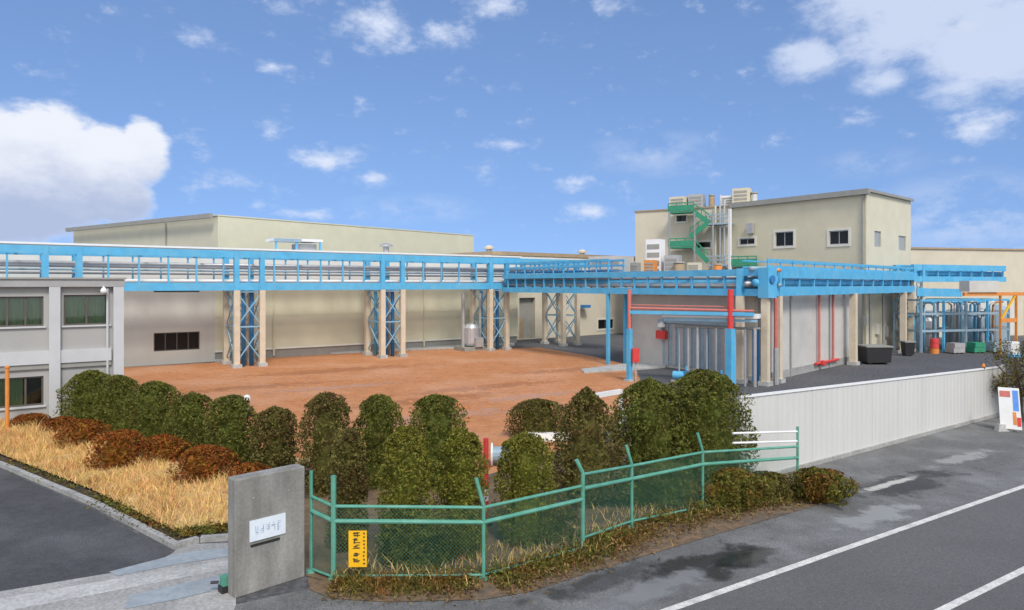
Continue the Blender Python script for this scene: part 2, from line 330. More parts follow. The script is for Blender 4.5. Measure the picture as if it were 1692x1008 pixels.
def blades(n, sampler, hmin, hmax, w, lean=.5):
    mb = MB()
    for _ in range(n):
        p = sampler(); a = random.uniform(0, 2 * math.pi); g_ = noise.noise(p * .9) + .6 * noise.noise(p * 2.7)
        if g_ < -.42 and random.random() < .8: continue
        h = random.uniform(hmin, hmax) * (1 + .7 * g_); s = Vector((math.cos(a), math.sin(a), 0)) * w
        l = Vector((random.gauss(0, lean), random.gauss(0, lean), 0)) * h
        mb.add([p - s, p + s, p + l * .4 + Z * h * .6 + s * .6, p + l * .4 + Z * h * .6 - s * .6, p + l + Z * h], [(0, 1, 2, 3), (3, 2, 4)])
    return mb
def bank_pt():
    i = random.choices(range(n - 1), [(outer[k + 1] - outer[k]).length for k in range(n - 1)])[0]
    t = random.random(); s = random.random(); a = outer[i].lerp(outer[i + 1], t) + Z * .1; b = inner[i].lerp(inner[i + 1], t) + Z * .3
    return a.lerp(b, s * 1.08 - .02)
sb_ = MB(); rs = random.Random(4)
for _ in range(420):
    q = GP(rs.uniform(260, 1000), rs.uniform(596, 700)); rr_ = rs.uniform(.03, .11)
    sb_.lathe(q, [(rr_ * .8, .0), (rr_, rr_ * .3), (rr_ * .5, rr_ * .75)], 6)
tag(sb_.build('gravel', SOIL), 'loose stones and clods scattered over the red soil yard', 'stones', kind='stuff')
tag(blades(26000, bank_pt, .10, .32, .012, .55).build('dry_grass', STRAW), 'dry golden grass covering the bank beside the dark driveway', 'grass', kind='stuff')

def scatter_leaf(mb, p, s, up=.5):
    nrm = Vector((random.gauss(0, 1), random.gauss(0, 1), random.gauss(0, 1) + up)).normalized()
    a = nrm.orthogonal().normalized(); b = nrm.cross(a); r = random.uniform(0, 6.28)
    a, b = a * math.cos(r) + b * math.sin(r), b * math.cos(r) - a * math.sin(r)
    mb.add([p - a * s, p - b * s * .45, p + a * s, p + b * s * .45], [(0, 1, 2, 3)])
# kerb gutter weeds and fallen leaves
lt = MB()
for _ in range(2600):
    t = random.random() ** .8; q = GP(0, 768).lerp(GP(388, 892), t) if False else None
    i = random.choice([1, 2, 2, 3, 4]); q = outer[i].lerp(outer[i + 1], random.random()).lerp(K[i].lerp(K[i + 1], random.random()), random.random() * .5) + Vector((random.gauss(0, .16), random.gauss(0, .16), .08 + random.uniform(0, .06)))
    scatter_leaf(lt, q, random.uniform(.03, .06), 1.5)
tag(lt.build('kerb_weeds', LEAFW), 'dark weeds and dead leaves along the driveway kerb', 'weeds', kind='stuff')
FP = [GP(514, 946), GP(551, 960), GP(799, 958), GP(963, 912), GP(1044, 873), GP(1161, 842), GP(1318, 813)]
def fence_pt(spread, off=0):
    i = random.choices(range(1, 6), [(FP[k + 1] - FP[k]).length for k in range(1, 6)])[0]
    a, b = FP[i], FP[i + 1]; dd = (b - a).normalized(); o = Vector((dd.y, -dd.x, 0))
    return a.lerp(b, random.random()) + o * (off + random.gauss(0, spread))
lt = MB()
for _ in range(6500):
    q = fence_pt(.35, .38); scatter_leaf(lt, q + Z * (.03 + abs(random.gauss(0, .05))), random.uniform(.025, .055), 2)
lw = MB()
for _ in range(9000):
    q = fence_pt(.22, .12)
    if noise.noise(q * 1.1) < -.05: continue
    scatter_leaf(lw, q + Z * (.03 + random.random() ** 2 * .28), random.uniform(.025, .05), .8)
tag(lw.build('verge_weeds', LEAFW), 'low leafy green brown weeds under the bottom rail of the green fence', 'weeds', kind='stuff')
tag(lt.build('leaf_litter', LITTER), 'brown leaf litter on the verge at the foot of the green fence', 'leaf litter', kind='stuff')
tag(blades(9000, lambda: fence_pt(.28, .25) + Z * .02, .04, .15, .012, .7).build('verge_grass', LEAFW), 'short green and brown weeds growing along the green fence foot', 'weeds', kind='stuff')
tag(blades(1300, lambda: fence_pt(.5, -.6) + Z * .02, .08, .3, .012, .5).build('bed_grass', STRAW), 'thin straw coloured grass between the fence and the shrubs', 'grass', kind='stuff')
# ------------------------------------------------------------------ shrubs
def plant(name, px, base, top, wpx, leaf, label, cat, group, n=3600, size=.045, shape='dome', lump=.16, flat=1.0, z0=.0):
    p = GP(px, base); D = p.y; h = HT(top, D) - z0; r = wpx / 2 / F * D * 1.08; p.z = z0
    root = thing(name, p, label, cat, group)
    sd = random.uniform(0, 50)
    def prof(t):
        if shape == 'dome': return min(1, (t / .12 + .35)) ** .5 * (max(0, 1 - max(0, (t - .2) / .8) ** 4.2)) ** .55
        if shape == 'column': return min(1, (t / .1 + .5)) ** .4 * (max(0, 1 - max(0, (t - .5) / .5) ** 3.2)) ** .5
        if shape == 'ball': return max(0, 1 - (2 * t - 1) ** 2) ** .5 * .98 + .02
        return min(1, t / .18 + .35) * max(0, 1 - t ** 2.3) ** .7           # loose cone
    mb = MB()
    def pt(t, a, k):
        q = Vector((math.cos(a) * 1.6, math.sin(a) * 1.6, t * h / max(r, .1) * 1.1)) + Vector((sd, 0, 0))
        rr = r * prof(t) * (1 + lump * 1.6 * noise.noise(q * 1.2) + lump * noise.noise(q * 2.9)) * k
        return p + Vector((math.cos(a) * rr, math.sin(a) * rr * flat, t * h * (1 + .05 * noise.noise(q * 2))))
    vs = []; fs = []; NA, NT = 22, 14                                      # dense inner foliage
    for i in range(NT + 1):
        for k in range(NA): vs.append(pt(.03 + .93 * i / NT, k * 2 * math.pi / NA, .5 + random.uniform(-.08, .08)))
    for i in range(NT):
        for k in range(NA): fs.append((i * NA + k, i * NA + (k + 1) % NA, (i + 1) * NA + (k + 1) % NA, (i + 1) * NA + k))
    fs.append(tuple(range(NT * NA, NT * NA + NA))); mb.add(vs, fs)
    for _ in range(int(n * 2.5)):
        t = random.random() ** .9; a = random.uniform(0, 6.2832)
        if random.random() < .12: t = 1 - random.random() * .12
        k = 1.03 - .42 * random.random() ** 1.7
        if random.random() < .05: k *= 1.07
        q = pt(t, a, k)
        if noise.noise(q * 4.5) < -.30 or (k > .9 and noise.noise(q * 2.1 + Vector((9, sd, 3))) < -.28): continue
        scatter_leaf(mb, q, size * .95 * random.uniform(.6, 1.35), .5)
    mb.build('crown', leaf, root)
    tk = MB()
    for k in range(3):
        a = k * 2.1 + sd; tk.tube([p + Vector((.05 * math.cos(a), .05 * math.sin(a), 0)), p + Vector((.16 * math.cos(a) * r, .16 * math.sin(a) * r, h * .3)), p + Vector((.4 * math.cos(a) * r, .4 * math.sin(a) * r, h * .6))], .04, 6, .015)
    tk.build('stem', BARK, root)
    return root
G1, G2, G3, G4 = 'clipped shrubs along the yard edge', 'clipped shrubs behind the green fence', 'big loose shrubs', 'withered low bushes on the bank'
plant('clipped_shrub', 150, 706, 613, 80, LEAFA, 'tall clipped green shrub nearest the grey office wall, first of the row', 'shrub', G1, 4200, .055)
plant('clipped_shrub', 196, 716, 622, 66, LEAFA, 'narrow clipped green shrub, second from the office wall', 'shrub', G1, 3600, .055)
plant('clipped_shrub', 254, 742, 632, 84, LEAFA, 'broad clipped green shrub, third from the office, behind the brown bushes', 'shrub', G1, 4600, .05)
plant('clipped_shrub', 318, 758, 650, 74, LEAFA, 'dark clipped shrub, fourth from the office, between two taller ones', 'shrub', G1, 4200, .05)
plant('clipped_shrub', 383, 778, 655, 72, LEAFA, 'full round topped green shrub behind the largest brown bush, fifth from the office', 'shrub', G1, 4600, .05, 'column')
plant('clipped_shrub', 455, 796, 675, 68, LEAFC, 'shortest clipped shrub of the row, bronzed, just above the concrete gate pillar', 'shrub', G1, 4300, .05, 'column')
plant('clipped_shrub', 540, 812, 651, 79, LEAFC, 'tall brownish green clipped shrub, left of the three with soil behind them', 'shrub', G1, 5200, .045, 'column')
plant('clipped_shrub', 626, 800, 655, 77, LEAFA, 'round topped dark green shrub, middle of the three against the red soil', 'shrub', G1, 5000, .045, 'column')
plant('clipped_shrub', 722, 800, 655, 87, LEAFA, 'broad flat topped dark shrub, right of the three against the red soil', 'shrub', G1, 5400, .045, 'column')
plant('clipped_shrub', 576, 905, 712, 58, LEAFC, 'slim bronzed shrub right behind the yellow sign on the green fence', 'shrub', G2, 5200, .038, 'column')
plant('clipped_shrub', 671, 925, 708, 77, LEAFB, 'yellow green column shrub in the middle behind the straight fence bay', 'shrub', G2, 6800, .038, 'column')
plant('clipped_shrub', 763, 912, 710, 76, LEAFB, 'yellow green column shrub beside the red pole, behind the fence', 'shrub', G2, 6400, .038, 'column')
plant('clipped_shrub', 868, 893, 718, 87, LEAFB, 'domed yellow green shrub right of the red pole, under the brown hedge', 'shrub', G2, 6400, .038, 'column')
plant('loose_shrub', 968, 830, 643, 126, LEAFC, 'loose pointed olive shrub in front of the white guard frame', 'shrub', G3, 5200, .055, 'cone', .26)
plant('loose_shrub', 1074, 806, 630, 124, LEAFA, 'rounded big green shrub, between the olive one and the largest one', 'shrub', G3, 6000, .055, 'dome', .22)
plant('loose_shrub', 1164, 800, 614, 136, LEAFA, 'largest dark green shrub, touching the end of the white panel fence', 'shrub', G3, 7000, .055, 'dome', .22)
plant('low_hedge', 888, 722, 660, 92, LEAFC, 'low brown green hedge block standing on the red soil edge', 'hedge', None, 3600, .05, 'dome', .2, .6)
plant('ivy_clump', 690, 934, 852, 112, LEAFA, 'dark ivy clump at the foot of the shrubs behind the straight fence bay', 'shrub', None, 4000, .04, 'dome', .3, .5)
plant('ivy_clump', 1090, 834, 766, 140, LEAFA, 'dark leafy mass behind the green fence under the two big shrubs', 'shrub', None, 4600, .045, 'dome', .3, .5)
plant('ivy_clump', 905, 892, 835, 84, LEAFC, 'small dark green clump behind the fence bay next to the corner post', 'shrub', None, 2600, .04, 'dome', .3, .5)
plant('low_weed_bush', 1205, 836, 775, 110, LEAFW, 'weedy bush with yellowing leaves climbing the far end of the green fence', 'bush', None, 3000, .045, 'dome', .35, .6)
plant('low_weed_bush', 1268, 822, 780, 70, LEAFC, 'small green bush inside the last bay of the green fence', 'bush', None, 2200, .045, 'dome', .3, .6)
plant('low_weed_bush', 1358, 828, 776, 84, LEAFW, 'low yellowing bush on the road shoulder past the end of the green fence', 'bush', None, 2600, .05, 'ball', .35)
for px, b, t, w, lab in ((50, 716, 684, 52, 'dark withered brown bush below the office window, first of the brown row'),
                         (100, 726, 690, 50, 'small withered brown bush, second from the orange pole'),
                         (138, 745, 694, 68, 'withered rusty brown bush, third from the orange pole'),
                         (198, 778, 712, 80, 'round rusty brown bush in the middle of the brown row, set forward on the grass'),
                         (266, 772, 720, 68, 'dull brown bush between the round rusty one and the largest one'),
                         (336, 803, 738, 88, 'largest withered brown bush, above the golden grass left of the gate pillar'),
                         (412, 812, 766, 56, 'orange brown small bush peeping over the concrete gate pillar')):
    plant('withered_bush', px, b, t, w, LEAFD, lab, 'bush', G4, 2600, .045, 'ball', .28)

# tree at the far end of the white fence
tp = GP(1684, 694); tr = thing('tree', tp, 'dark brown green tree at the right edge behind the white panel fence', 'tree')
tk = MB(); tk.tube([tp, tp + Vector((.1, .1, 1)), tp + Vector((.05, .3, 2.2))], .14, 8, .08)
for k in range(5): tk.tube([tp + Z * (1 + .2 * k), tp + Vector((math.cos(k * 1.3) * .9, math.sin(k * 1.3) * .9, 2 + .25 * k))], .05, 6, .02)
tk.build('trunk', BARK, tr)
cr = MB()
for _ in range(60):
    a = random.uniform(0, 6.28); rr = 1.35 * random.random() ** .5; c = tp + Vector((math.cos(a) * rr + .55, math.sin(a) * rr, random.uniform(.7, 3.2)))
    for _ in range(130): scatter_leaf(cr, c + Vector((random.gauss(0, .22), random.gauss(0, .22), random.gauss(0, .2))), random.uniform(.04, .08))
cr.build('crown', LEAFC, tr)

# ------------------------------------------------------------------ concrete gate pillar with plaque, latch box
pa, pb = GP(388, 990), GP(504, 953); pd = (pb - pa).normalized(); pn = Vector((pd.y, -pd.x, 0)); pl = (pb - pa).length
gp = thing('gate_pillar', pa.lerp(pb, .5), 'weathered grey concrete gate pillar with a white name plaque', 'pillar')
m = MB(); m.obox(pa, pd * pl, -pn * .34, 0, 2.27); 
sh_ = m.build('shaft', PILL, gp); bv = sh_.modifiers.new('bevel', 'BEVEL'); bv.width = .025; bv.segments = 2
m = MB()
for a_ in (.25, .75):
    for z_ in (.55, 1.85): c_ = pa + pd * pl * a_ + pn * .001 + Z * z_; m.tube([c_, c_ + pn * .004], .022, 10)
m.build('tie_hole', EAVE, gp)
t0, t1 = hit(412, pa, pd), hit(471, pa, pd); Dp = (pa + pd * (t0 + t1) / 2).y; z0, z1 = HT(888, Dp), HT(854, Dp)
m = MB(); m.obox(pa + pd * t0, pd * (t1 - t0), pn * .025, z0, z1); pq = m.build('plaque', PLAQ, gp)
def glyphs(mb, org, dx, dz, nrm, n, cw, chh, th, rng, thick=.004):
    for i in range(n):
        o = org + dx[0] * i
        for _ in range(4): 
            y = rng.uniform(.1, .9) * chh; a, b = sorted((rng.uniform(0, .4), rng.uniform(.55, 1)))
            mb.obox(o + dx[1] * a * cw, dx[1] * (b - a) * cw, nrm * thick, o.z + y, o.z + y + th)
        for _ in range(2):
            x = rng.uniform(.1, .85) * cw; a, b = sorted((rng.uniform(0, .4), rng.uniform(.6, 1)))
            mb.obox(o + dx[1] * x, dx[1] * th, nrm * thick * 1.5, o.z + a * chh, o.z + b * chh)
rng = random.Random(3); m = MB(); W = t1 - t0
glyphs(m, pa + pd * (t0 + W * .12) + pn * .025 + Z * (z0 + .1), (pd * W * .155, pd), Z, pn, 5, W * .12, (z1 - z0) * .5, .014, rng)
m.build('lettering', PINK2, pq)
t0, t1 = hit(414, pa, pd), hit(462, pa, pd); m = MB(); m.obox(pa + pd * t0, pd * (t1 - t0), pn * .012, HT(897, Dp), HT(893, Dp)); m.build('slot', BLACK, gp)
lp = GP(372, 978); lb = thing('latch_box', lp, 'small dark green and black gate latch box at the foot of the pillar', 'latch')
m = MB(); m.cbox(lp, .20, .2, 0, .14, pd); m.build('base', BLACK, lb)
m = MB(); m.cbox(lp, .15, .16, .14, .32, pd); m.build('housing', FENCE, lb)
m = MB(); m.tube([lp + Vector((-.12, -.02, .2)), lp + Vector((-.26, -.05, .2))], .03, 8); m.build('bolt', BLACK, lb)

# ------------------------------------------------------------------ green chain-link fence
fr = thing('chain_link_fence', FP[2], 'green chain link fence with bent post tops curving round the shrub bed', 'fence')
#  per bay: z of top, middle, bottom rail at start and end
tops = [(6 - 350 / F * 14.5, HT(836, 14.1)), (HT(836, 14.1), HT(837, 14.2)), (HT(837, 14.2), HT(803, 15.6)), (HT(784, 15.6), HT(770, 17.1)), (HT(770, 17.1), HT(748, 18.5)), (HT(748, 18.5), HT(738, 20.1))]
bots = [(.08, .08), (.10, .10), (.10, .10), (.32, .18), (.18, .08), (.08, .10)]
ptop = [(778, 0), (786, 0), (789, 1), (759, 1), (735, 1), (715, 1), (705, 0)]
for i, p in enumerate(FP):
    zt = HT(ptop[i][0], p.y); w = .085 if i == 1 else .06 if i not in (3,) else .075
    bend = (tops[min(i, 5)][0] if i < 6 else tops[5][1]) + .03
    if i < 6: dd = (FP[i + 1] - p).normalized()
    if i > 0: dd = (dd + (p - FP[i - 1]).normalized()).normalized()
    inw = Vector((-dd.y, dd.x, 0))
    m = MB(); pts = [p, p + Z * bend]
    pts.append(Vector((p.x, p.y, zt)) + (Vector((-.15, -.04, 0)) if ptop[i][1] else Vector((0, 0, 0))))
    if abs(zt - bend) < .05: pts = pts[:2]
    m.tube(pts, w / 2 * 1.3, 8); m.lathe(p, [(.11, 0), (.1, .06), (.05, .07)], 10)
    m.build('post', FENCE, fr, smooth=False)
for i in range(6):
    a, b = FP[i], FP[i + 1]; (ta, tb), (ba, bb) = tops[i], bots[i]; dd = (b - a).normalized(); L = (b - a).length
    gap = .30 if i < 3 else .32
    for za, zb, r in ((ta, tb, .035), (ta - gap, tb - gap, .046), (ba, bb, .026)):
        m = MB(); m.tube([a + Z * za, b + Z * zb], r, 8); m.build('rail', FENCE, fr)
    m = MB(); sp = .078; off = -dd.cross(Z) * 0 ; ww = .0027
    x = -2.0
    def zt(s): return ta + (tb - ta) * s / L
    def zb(s): return ba + (bb - ba) * s / L
    while x < L + 2:
        for sg in (1, -1):
            # z = zlow + (s - x) * sg  clipped to the bay
            pts = []
            s = max(0.01, min(L - .01, x)); 
            steps = [k * L / 60 for k in range(61)]
            ins = [s for s in steps if zb(s) <= .1 + (s - x) * sg <= zt(s) - (0 if i > 5 else .0)]
            if len(ins) >= 2:
                s0, s1 = ins[0], ins[-1]
                m.beam(a + dd * s0 + Z * (.1 + (s0 - x) * sg), a + dd * s1 + Z * (.1 + (s1 - x) * sg), ww, ww)
        x += sp
    m.build('wire_mesh', MESHG, fr)
for y_ in (713, 729):
    m = MB(); a = FP[5].lerp(FP[6], .3); m.tube([Vector((a.x, a.y, HT(y_ + 3, a.y))), Vector((FP[6].x, FP[6].y, HT(y_, FP[6].y)))], .03, 8); m.build('rail', WHITE, fr)
# yellow notice hanging on the fence
ds = (FP[2] - FP[1]).normalized(); ns = Vector((ds.y, -ds.x, 0)); ta_ = hit(577, FP[1], ds); tb_ = hit(607, FP[1], ds); so = FP[1] + ns * .05
ysg = thing('warning_sign', so + ds * ta_ + Z * HT(937, so.y), 'tall yellow notice with black vertical lettering hanging on the green fence', 'sign')
z0, z1 = HT(937, so.y), HT(877, so.y)
m = MB(); m.obox(so + ds * ta_, ds * (tb_ - ta_), ns * .012, z0, z1); m.build('board', YELL, ysg)
m = MB(); rng = random.Random(11); wd = tb_ - ta_; chh = (z1 - z0) / 6.2
for k in range(5): glyphs(m, so + ds * (ta_ + wd * .22) + ns * .012 + Z * (z0 + .07 + k * chh * 1.12), (ds, ds), Z, ns, 1, wd * .42, chh * .95, .017, rng)
for k in range(9): glyphs(m, so + ds * (ta_ + wd * .78) + ns * .012 + Z * (z0 + .05 + k * chh * .64), (ds, ds), Z, ns, 1, wd * .13, chh * .4, .009, rng)
m.build('lettering', INK, ysg)

# ------------------------------------------------------------------ white panel fence along the street
wa, wb = GP(1222, 801), GP(1656, 685); wd = (wb - wa).normalized(); wn = Vector((wd.y, -wd.x, 0)); wl = (wb - wa).length
wf = thing('panel_fence', wa.lerp(wb, .5), 'long white sheet panel fence between the works yard and the street', 'fence')
npan = 10
for i in range(npan):
    s0, s1 = wl * i / npan, wl * (i + 1) / npan; zz = lambda s: 2.66 + (2.24 - 2.66) * s / wl
    m = MB(); q = 6                                                          # shallow ribs pressed into each sheet
    vs = []; fs = []
    for k in range(q * 4 + 1):
        s = s0 + .004 + (s1 - s0 - .008) * k / (q * 4); o = wn * (.007 if k % 4 in (1, 2) else 0)
        vs += [wa + wd * s + o + Z * .12, wa + wd * s + o + Z * (zz(s) - .06)]
    m.add(vs, [(2 * k, 2 * k + 2, 2 * k + 3, 2 * k + 1) for k in range(q * 4)])
    m.obox(wa + wd * (s0 + .004) - wn * .03, wd * (s1 - s0 - .008), wn * .02, .12, zz(s1) - .06)
    m.build('panel', PANEL, wf)
m = MB(); m.beam(wa + Z * 2.63, wb + Z * 2.21, .09, .07); m.build('cap_rail', WHITE, wf)
m = MB(); m.obox(wa - wn * .06, wd * wl, wn * .14, 0, .13); m.build('plinth', CONC, wf)
for i in range(0, npan + 1, 2):
    s = wl * i / npan; m = MB(); m.tube([wa + wd * s - wn * .09, wa + wd * s - wn * .09 + Z * (2.62 - .42 * s / wl)], .035, 8); m.build('post', PIPE, wf)
m = MB(); m.cbox(wb + wd * .1, .14, .14, 0, 2.3, wd); m.build('end_post', WHITE, wf)
lp = wa + wd * hit(1625, wa, wd); o = thing('warning_lamp', lp + Z * 2.26, 'small orange warning lamp on top of the white panel fence', 'lamp')
m = MB(); m.lathe(lp + Z * 2.26, [(.07, 0), (.075, .05), (.06, .06)], 10); m.build('base', BLACK, o)
m = MB(); m.lathe(lp + Z * 2.32, [(.06, 0), (.075, .06), (.05, .15), (.01, .17)], 12); m.build('lens', ORNG, o)

# roadside standing sign at the right edge
sp_ = GP(1671, 714); sg = thing('standing_sign', sp_, 'white standing sign with red and blue bands at the right edge by the white fence', 'sign')
sx = Vector((.8, -.6, 0)).normalized(); sn = Vector((sx.y, -sx.x, 0)) * 1
m = MB(); b = sp_ - sx * .36
m.hexa([b + Z * .12, b + sx * .72 + Z * .12, b + sx * .72 + sn * -.04 + Z * .12, b - sn * .04 + Z * .12], [b - sx * .1 - sn * .35 + Z * 1.75, b + sx * .6 - sn * .35 + Z * 1.75, b + sx * .6 - sn * .39 + Z * 1.75, b - sx * .1 - sn * .39 + Z * 1.75])
bd = m.build('board', WHITE, sg)
def onb(u, z): k = (z - .12) / 1.63; return b + sx * (u * .72 - .1 * k) - sn * (.35 * k) + sn * .006 + Z * z
def strip(u0, u1, za, zb, mt, nm):
    m = MB(); q = [onb(u0, za), onb(u1, za), onb(u1, zb), onb(u0, zb)]; m.hexa(q, [x + sn * .005 for x in q]); m.build(nm, mt, bd)
strip(.06, .55, 1.38, 1.62, PINK, 'red_band'); strip(.66, .92, .85, 1.66, CYAN, 'blue_band'); strip(.62, .78, .3, .8, ORNG, 'orange_band'); strip(.8, .98, .25, .6, RED, 'red_mark')
for k in (.1, .6):
    m = MB(); m.beam(b + sx * k - sn * .37 + Z * 1.7, b + sx * k - sn * .85, .035); m.build('leg', PIPE, sg)
m = MB(); m.cbox(sp_ + sn * -.45, .5, .28, 0, .16, sx); m.build('ballast', CONC, sg)
cb = GP(1658, 712); o = MB(); o.hexa([cb + Vector(v) for v in ((-.3, -.15, 0), (.3, -.15, 0), (.3, .15, 0), (-.3, .15, 0))], [cb + Vector(v) for v in ((-.22, -.1, .28), (.22, -.1, .28), (.22, .1, .28), (-.22, .1, .28))])
tag(o.build('ballast_block', PALE, org=cb), 'pale concrete block on the ground beside the white standing sign', 'block')

# red and white marker pole, guard frame, kerb blocks and vehicle stop behind the shrubs
mp = GP(803, 868); o = thing('marker_pole', mp, 'red and white striped pole standing between two yellow green shrubs', 'pole')
hh = HT(724, mp.y)
for k in range(7):
    m = MB(); m.tube([mp + Z * hh * k / 7, mp + Z * (hh * (k + 1) / 7)], .065, 10); m.build('red_stripe' if k not in (2,) else 'white_stripe', RED if k not in (2,) else WHITE, o)
m = MB(); m.lathe(mp, [(.16, 0), (.15, .06), (.05, .08)], 14); m.build('foot', BLACK, o)
ga, gb = GP(982, 722), GP(1026, 712); o = thing('guard_frame', ga, 'white pipe guard frame behind the olive shrub at the soil edge', 'barrier')
zt = HT(654, ga.y)
m = MB(); m.beam(ga + Z * zt + Vector((0, 0, 0)), gb + Z * zt, .16, .18); m.build('top_bar', WHITE, o)
for q in (ga, gb): m = MB(); m.beam(q, q + Z * (zt - .09), .13); m.build('leg', WHITE, o)
kp = GP(905, 728); kb_ = MB(); kb_.hexa([kp + Vector(v) for v in ((-.85, -.2, 0), (.85, -.2, 0), (.85, .2, 0), (-.85, .2, 0))], [kp + Vector(v) for v in ((-.8, -.14, .3), (.8, -.14, .3), (.8, .14, .3), (-.8, .14, .3))])
tag(kb_.build('barrier_block', WHITE, org=kp), 'low white barrier block at the foot of the brown green hedge', 'barrier')
kp = GP(828, 770); o = thing('cable_drum', kp, 'pale blue drum lying on the ground right of the striped pole', 'drum')
m = MB(); 
for xx in (-.33, .27): m.tube([kp + Vector((xx, 0, .38)), kp + Vector((xx + .06, 0, .38))], .38, 18); 
m.build('flange', WHITE, o)
m = MB(); m.tube([kp + Vector((-.27, 0, .38)), kp + Vector((.27, 0, .38))], .26, 14); m.build('winding', PBLU, o)
vp = GP(408, 690); o = thing('vent_post', vp, 'short pale blue valve post standing on the red soil behind the shrubs', 'post')
m = MB(); m.tube([vp, vp + Z * .75], .07, 10); m.build('pipe', PBLU, o)
m = MB(); m.lathe(vp + Z * .75, [(.12, 0), (.16, .08), (.14, .22), (.04, .28)], 12); m.build('cap', WHITE, o)
vp = GP(12, 722); o = thing('marker_pole', vp, 'slim orange pole beside the grey office building', 'pole')
m = MB(); m.tube([vp, vp + Z * (HT(608, vp.y))], .075, 10); m.build('shaft', ORNG, o)
m = MB(); m.lathe(vp + Z * HT(608, vp.y), [(.09, 0), (.09, .05), (.03, .09)], 10); m.build('cap', ORNG, o)
m = MB(); m.lathe(vp, [(.15, 0), (.15, .05), (.08, .1)], 12); m.build('foot', RED, o)
# ------------------------------------------------------------------ grey office block
oc = Vector((-17.4, 31, 0)); OL = 16; op = oc - U * OL
ob = thing('office_block', oc - U * 5, 'two storey grey office block with white pilasters and green curtained windows', 'building')
hs = [pxhole(op, U, -20, 72, 490, 540), pxhole(op, U, 105, 180, 487, 537), pxhole(op, U, -20, 72, 624, 673)]
hs += [(hs[0][0] - 4.2, hs[0][0] - 1.0, hs[0][2], hs[0][3])]
m = MB(); wall(m, op, U, OL, 0, 5.9, hs)
b1 = op + V * 9; m.add([op + U * OL, op + U * OL + V * 9, op + U * OL + V * 9 + Z * 5.9, op + U * OL + Z * 5.9], [(0, 1, 2, 3)])
m.add([op, b1, b1 + Z * 5.9, op + Z * 5.9], [(3, 2, 1, 0)]); m.add([b1, b1 + U * OL, b1 + U * OL + Z * 5.9, b1 + Z * 5.9], [(3, 2, 1, 0)])
m.build('wall', OFFW, ob)
m = MB(); m.obox(op - U * .2 + V * -.25, U * (OL + .3), V * 9.4, 5.9, 6.22); rf = m.build('roof', BAND, ob)
m = MB(); m.obox(op - U * .25 - V * .31, U * (OL + .42), V * .12, 6.22, 6.29); m.build('coping', EAVE, rf)
m = MB(); m.obox(op - V * .16, U * (OL - .4), V * .157, HT(598, 30), HT(577, 30)); m.build('ledge', OFFP, ob)
m = MB(); m.obox(op - V * .1, U * (OL - .4), V * .097, HT(606, 30), HT(598.5, 30)); m.build('ledge', EAVE, ob)
for px in (90, 195):
    t = hit(px, op, U); m = MB(); m.obox(op + U * (t - .2) - V * .24, U * .4, V * .237, 0, 5.898); m.build('pilaster', OFFP, ob)
m = MB(); m.tube([oc - U * .55 - V * .12, oc - U * .55 - V * .12 + Z * 5.85], .05, 8); m.build('downpipe', OFFP, ob)
for k, h in enumerate(hs):
    if k == 2: window(ob, op, U, h, CLEAR, ALUM, 3, curtain=(0, .62))
    else: window(ob, op, U, h, CLEAR, ALUM, 3 if k != 1 else 2, curtain=(0, 1))
    w = MB(); w.obox(op + U * (h[0] - .08) - V * .09, U * (h[1] - h[0] + .16), V * .088, h[2] - .07, h[2] - .005); w.build('sill', OFFP, ob)
t = hit(170, op, U); q = op + U * t - V * .02; zl = HT(478, 31)
m = MB(); m.tube([q + Z * (zl + .1), q - V * .3 + Z * (zl + .12)], .03, 8); wlp = m.build('wall_lamp', WHITE, ob)
m = MB(); m.lathe(q - V * .32 + Z * (zl - .14), [(.02, .24), (.08, .2), (.14, .08), (.12, 0), (.02, -.02)], 14); m.build('lamp_shade', WHITE, wlp)

# ------------------------------------------------------------------ warehouse
wc = Vector((-31.7, 75, 0)); dr = Vector((.642, .767, 0)).normalized(); dl = Vector((-.82, .574, 0)).normalized()
wh = thing('warehouse', wc, 'large cream metal warehouse with low pitched roof behind the blue pipe rack', 'warehouse')
zr = 13.4; LR, LL = 40.3, 34
pts = [wc, wc + dr * LR, wc + dr * LR + dl * LL, wc + dl * LL]
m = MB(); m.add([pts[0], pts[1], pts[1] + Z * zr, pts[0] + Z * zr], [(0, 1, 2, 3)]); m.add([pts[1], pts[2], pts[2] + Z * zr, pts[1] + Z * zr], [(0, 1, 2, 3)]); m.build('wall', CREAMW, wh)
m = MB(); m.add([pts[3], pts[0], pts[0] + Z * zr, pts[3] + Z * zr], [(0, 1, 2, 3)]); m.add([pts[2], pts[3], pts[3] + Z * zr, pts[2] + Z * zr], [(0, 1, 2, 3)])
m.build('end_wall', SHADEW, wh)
m = MB(); m.prism([p + (p - (pts[0] + pts[2]) / 2).normalized() * .1 for p in pts], zr, zr + .12); rf = m.build('roof', CREAMW, wh)
m = MB(); m.obox(pts[3] + Vector((-.35, -.5, 0)), -dl * (LL + .0), -dr * .35, zr - .28, zr + .2); m.build('eave', EAVE, rf)
m = MB(); q = wc + dl * 10.2; m.obox(q - dr * .12, dl * .22, dr * .115, 8, zr - .3); m.build('downpipe', EAVE, wh)

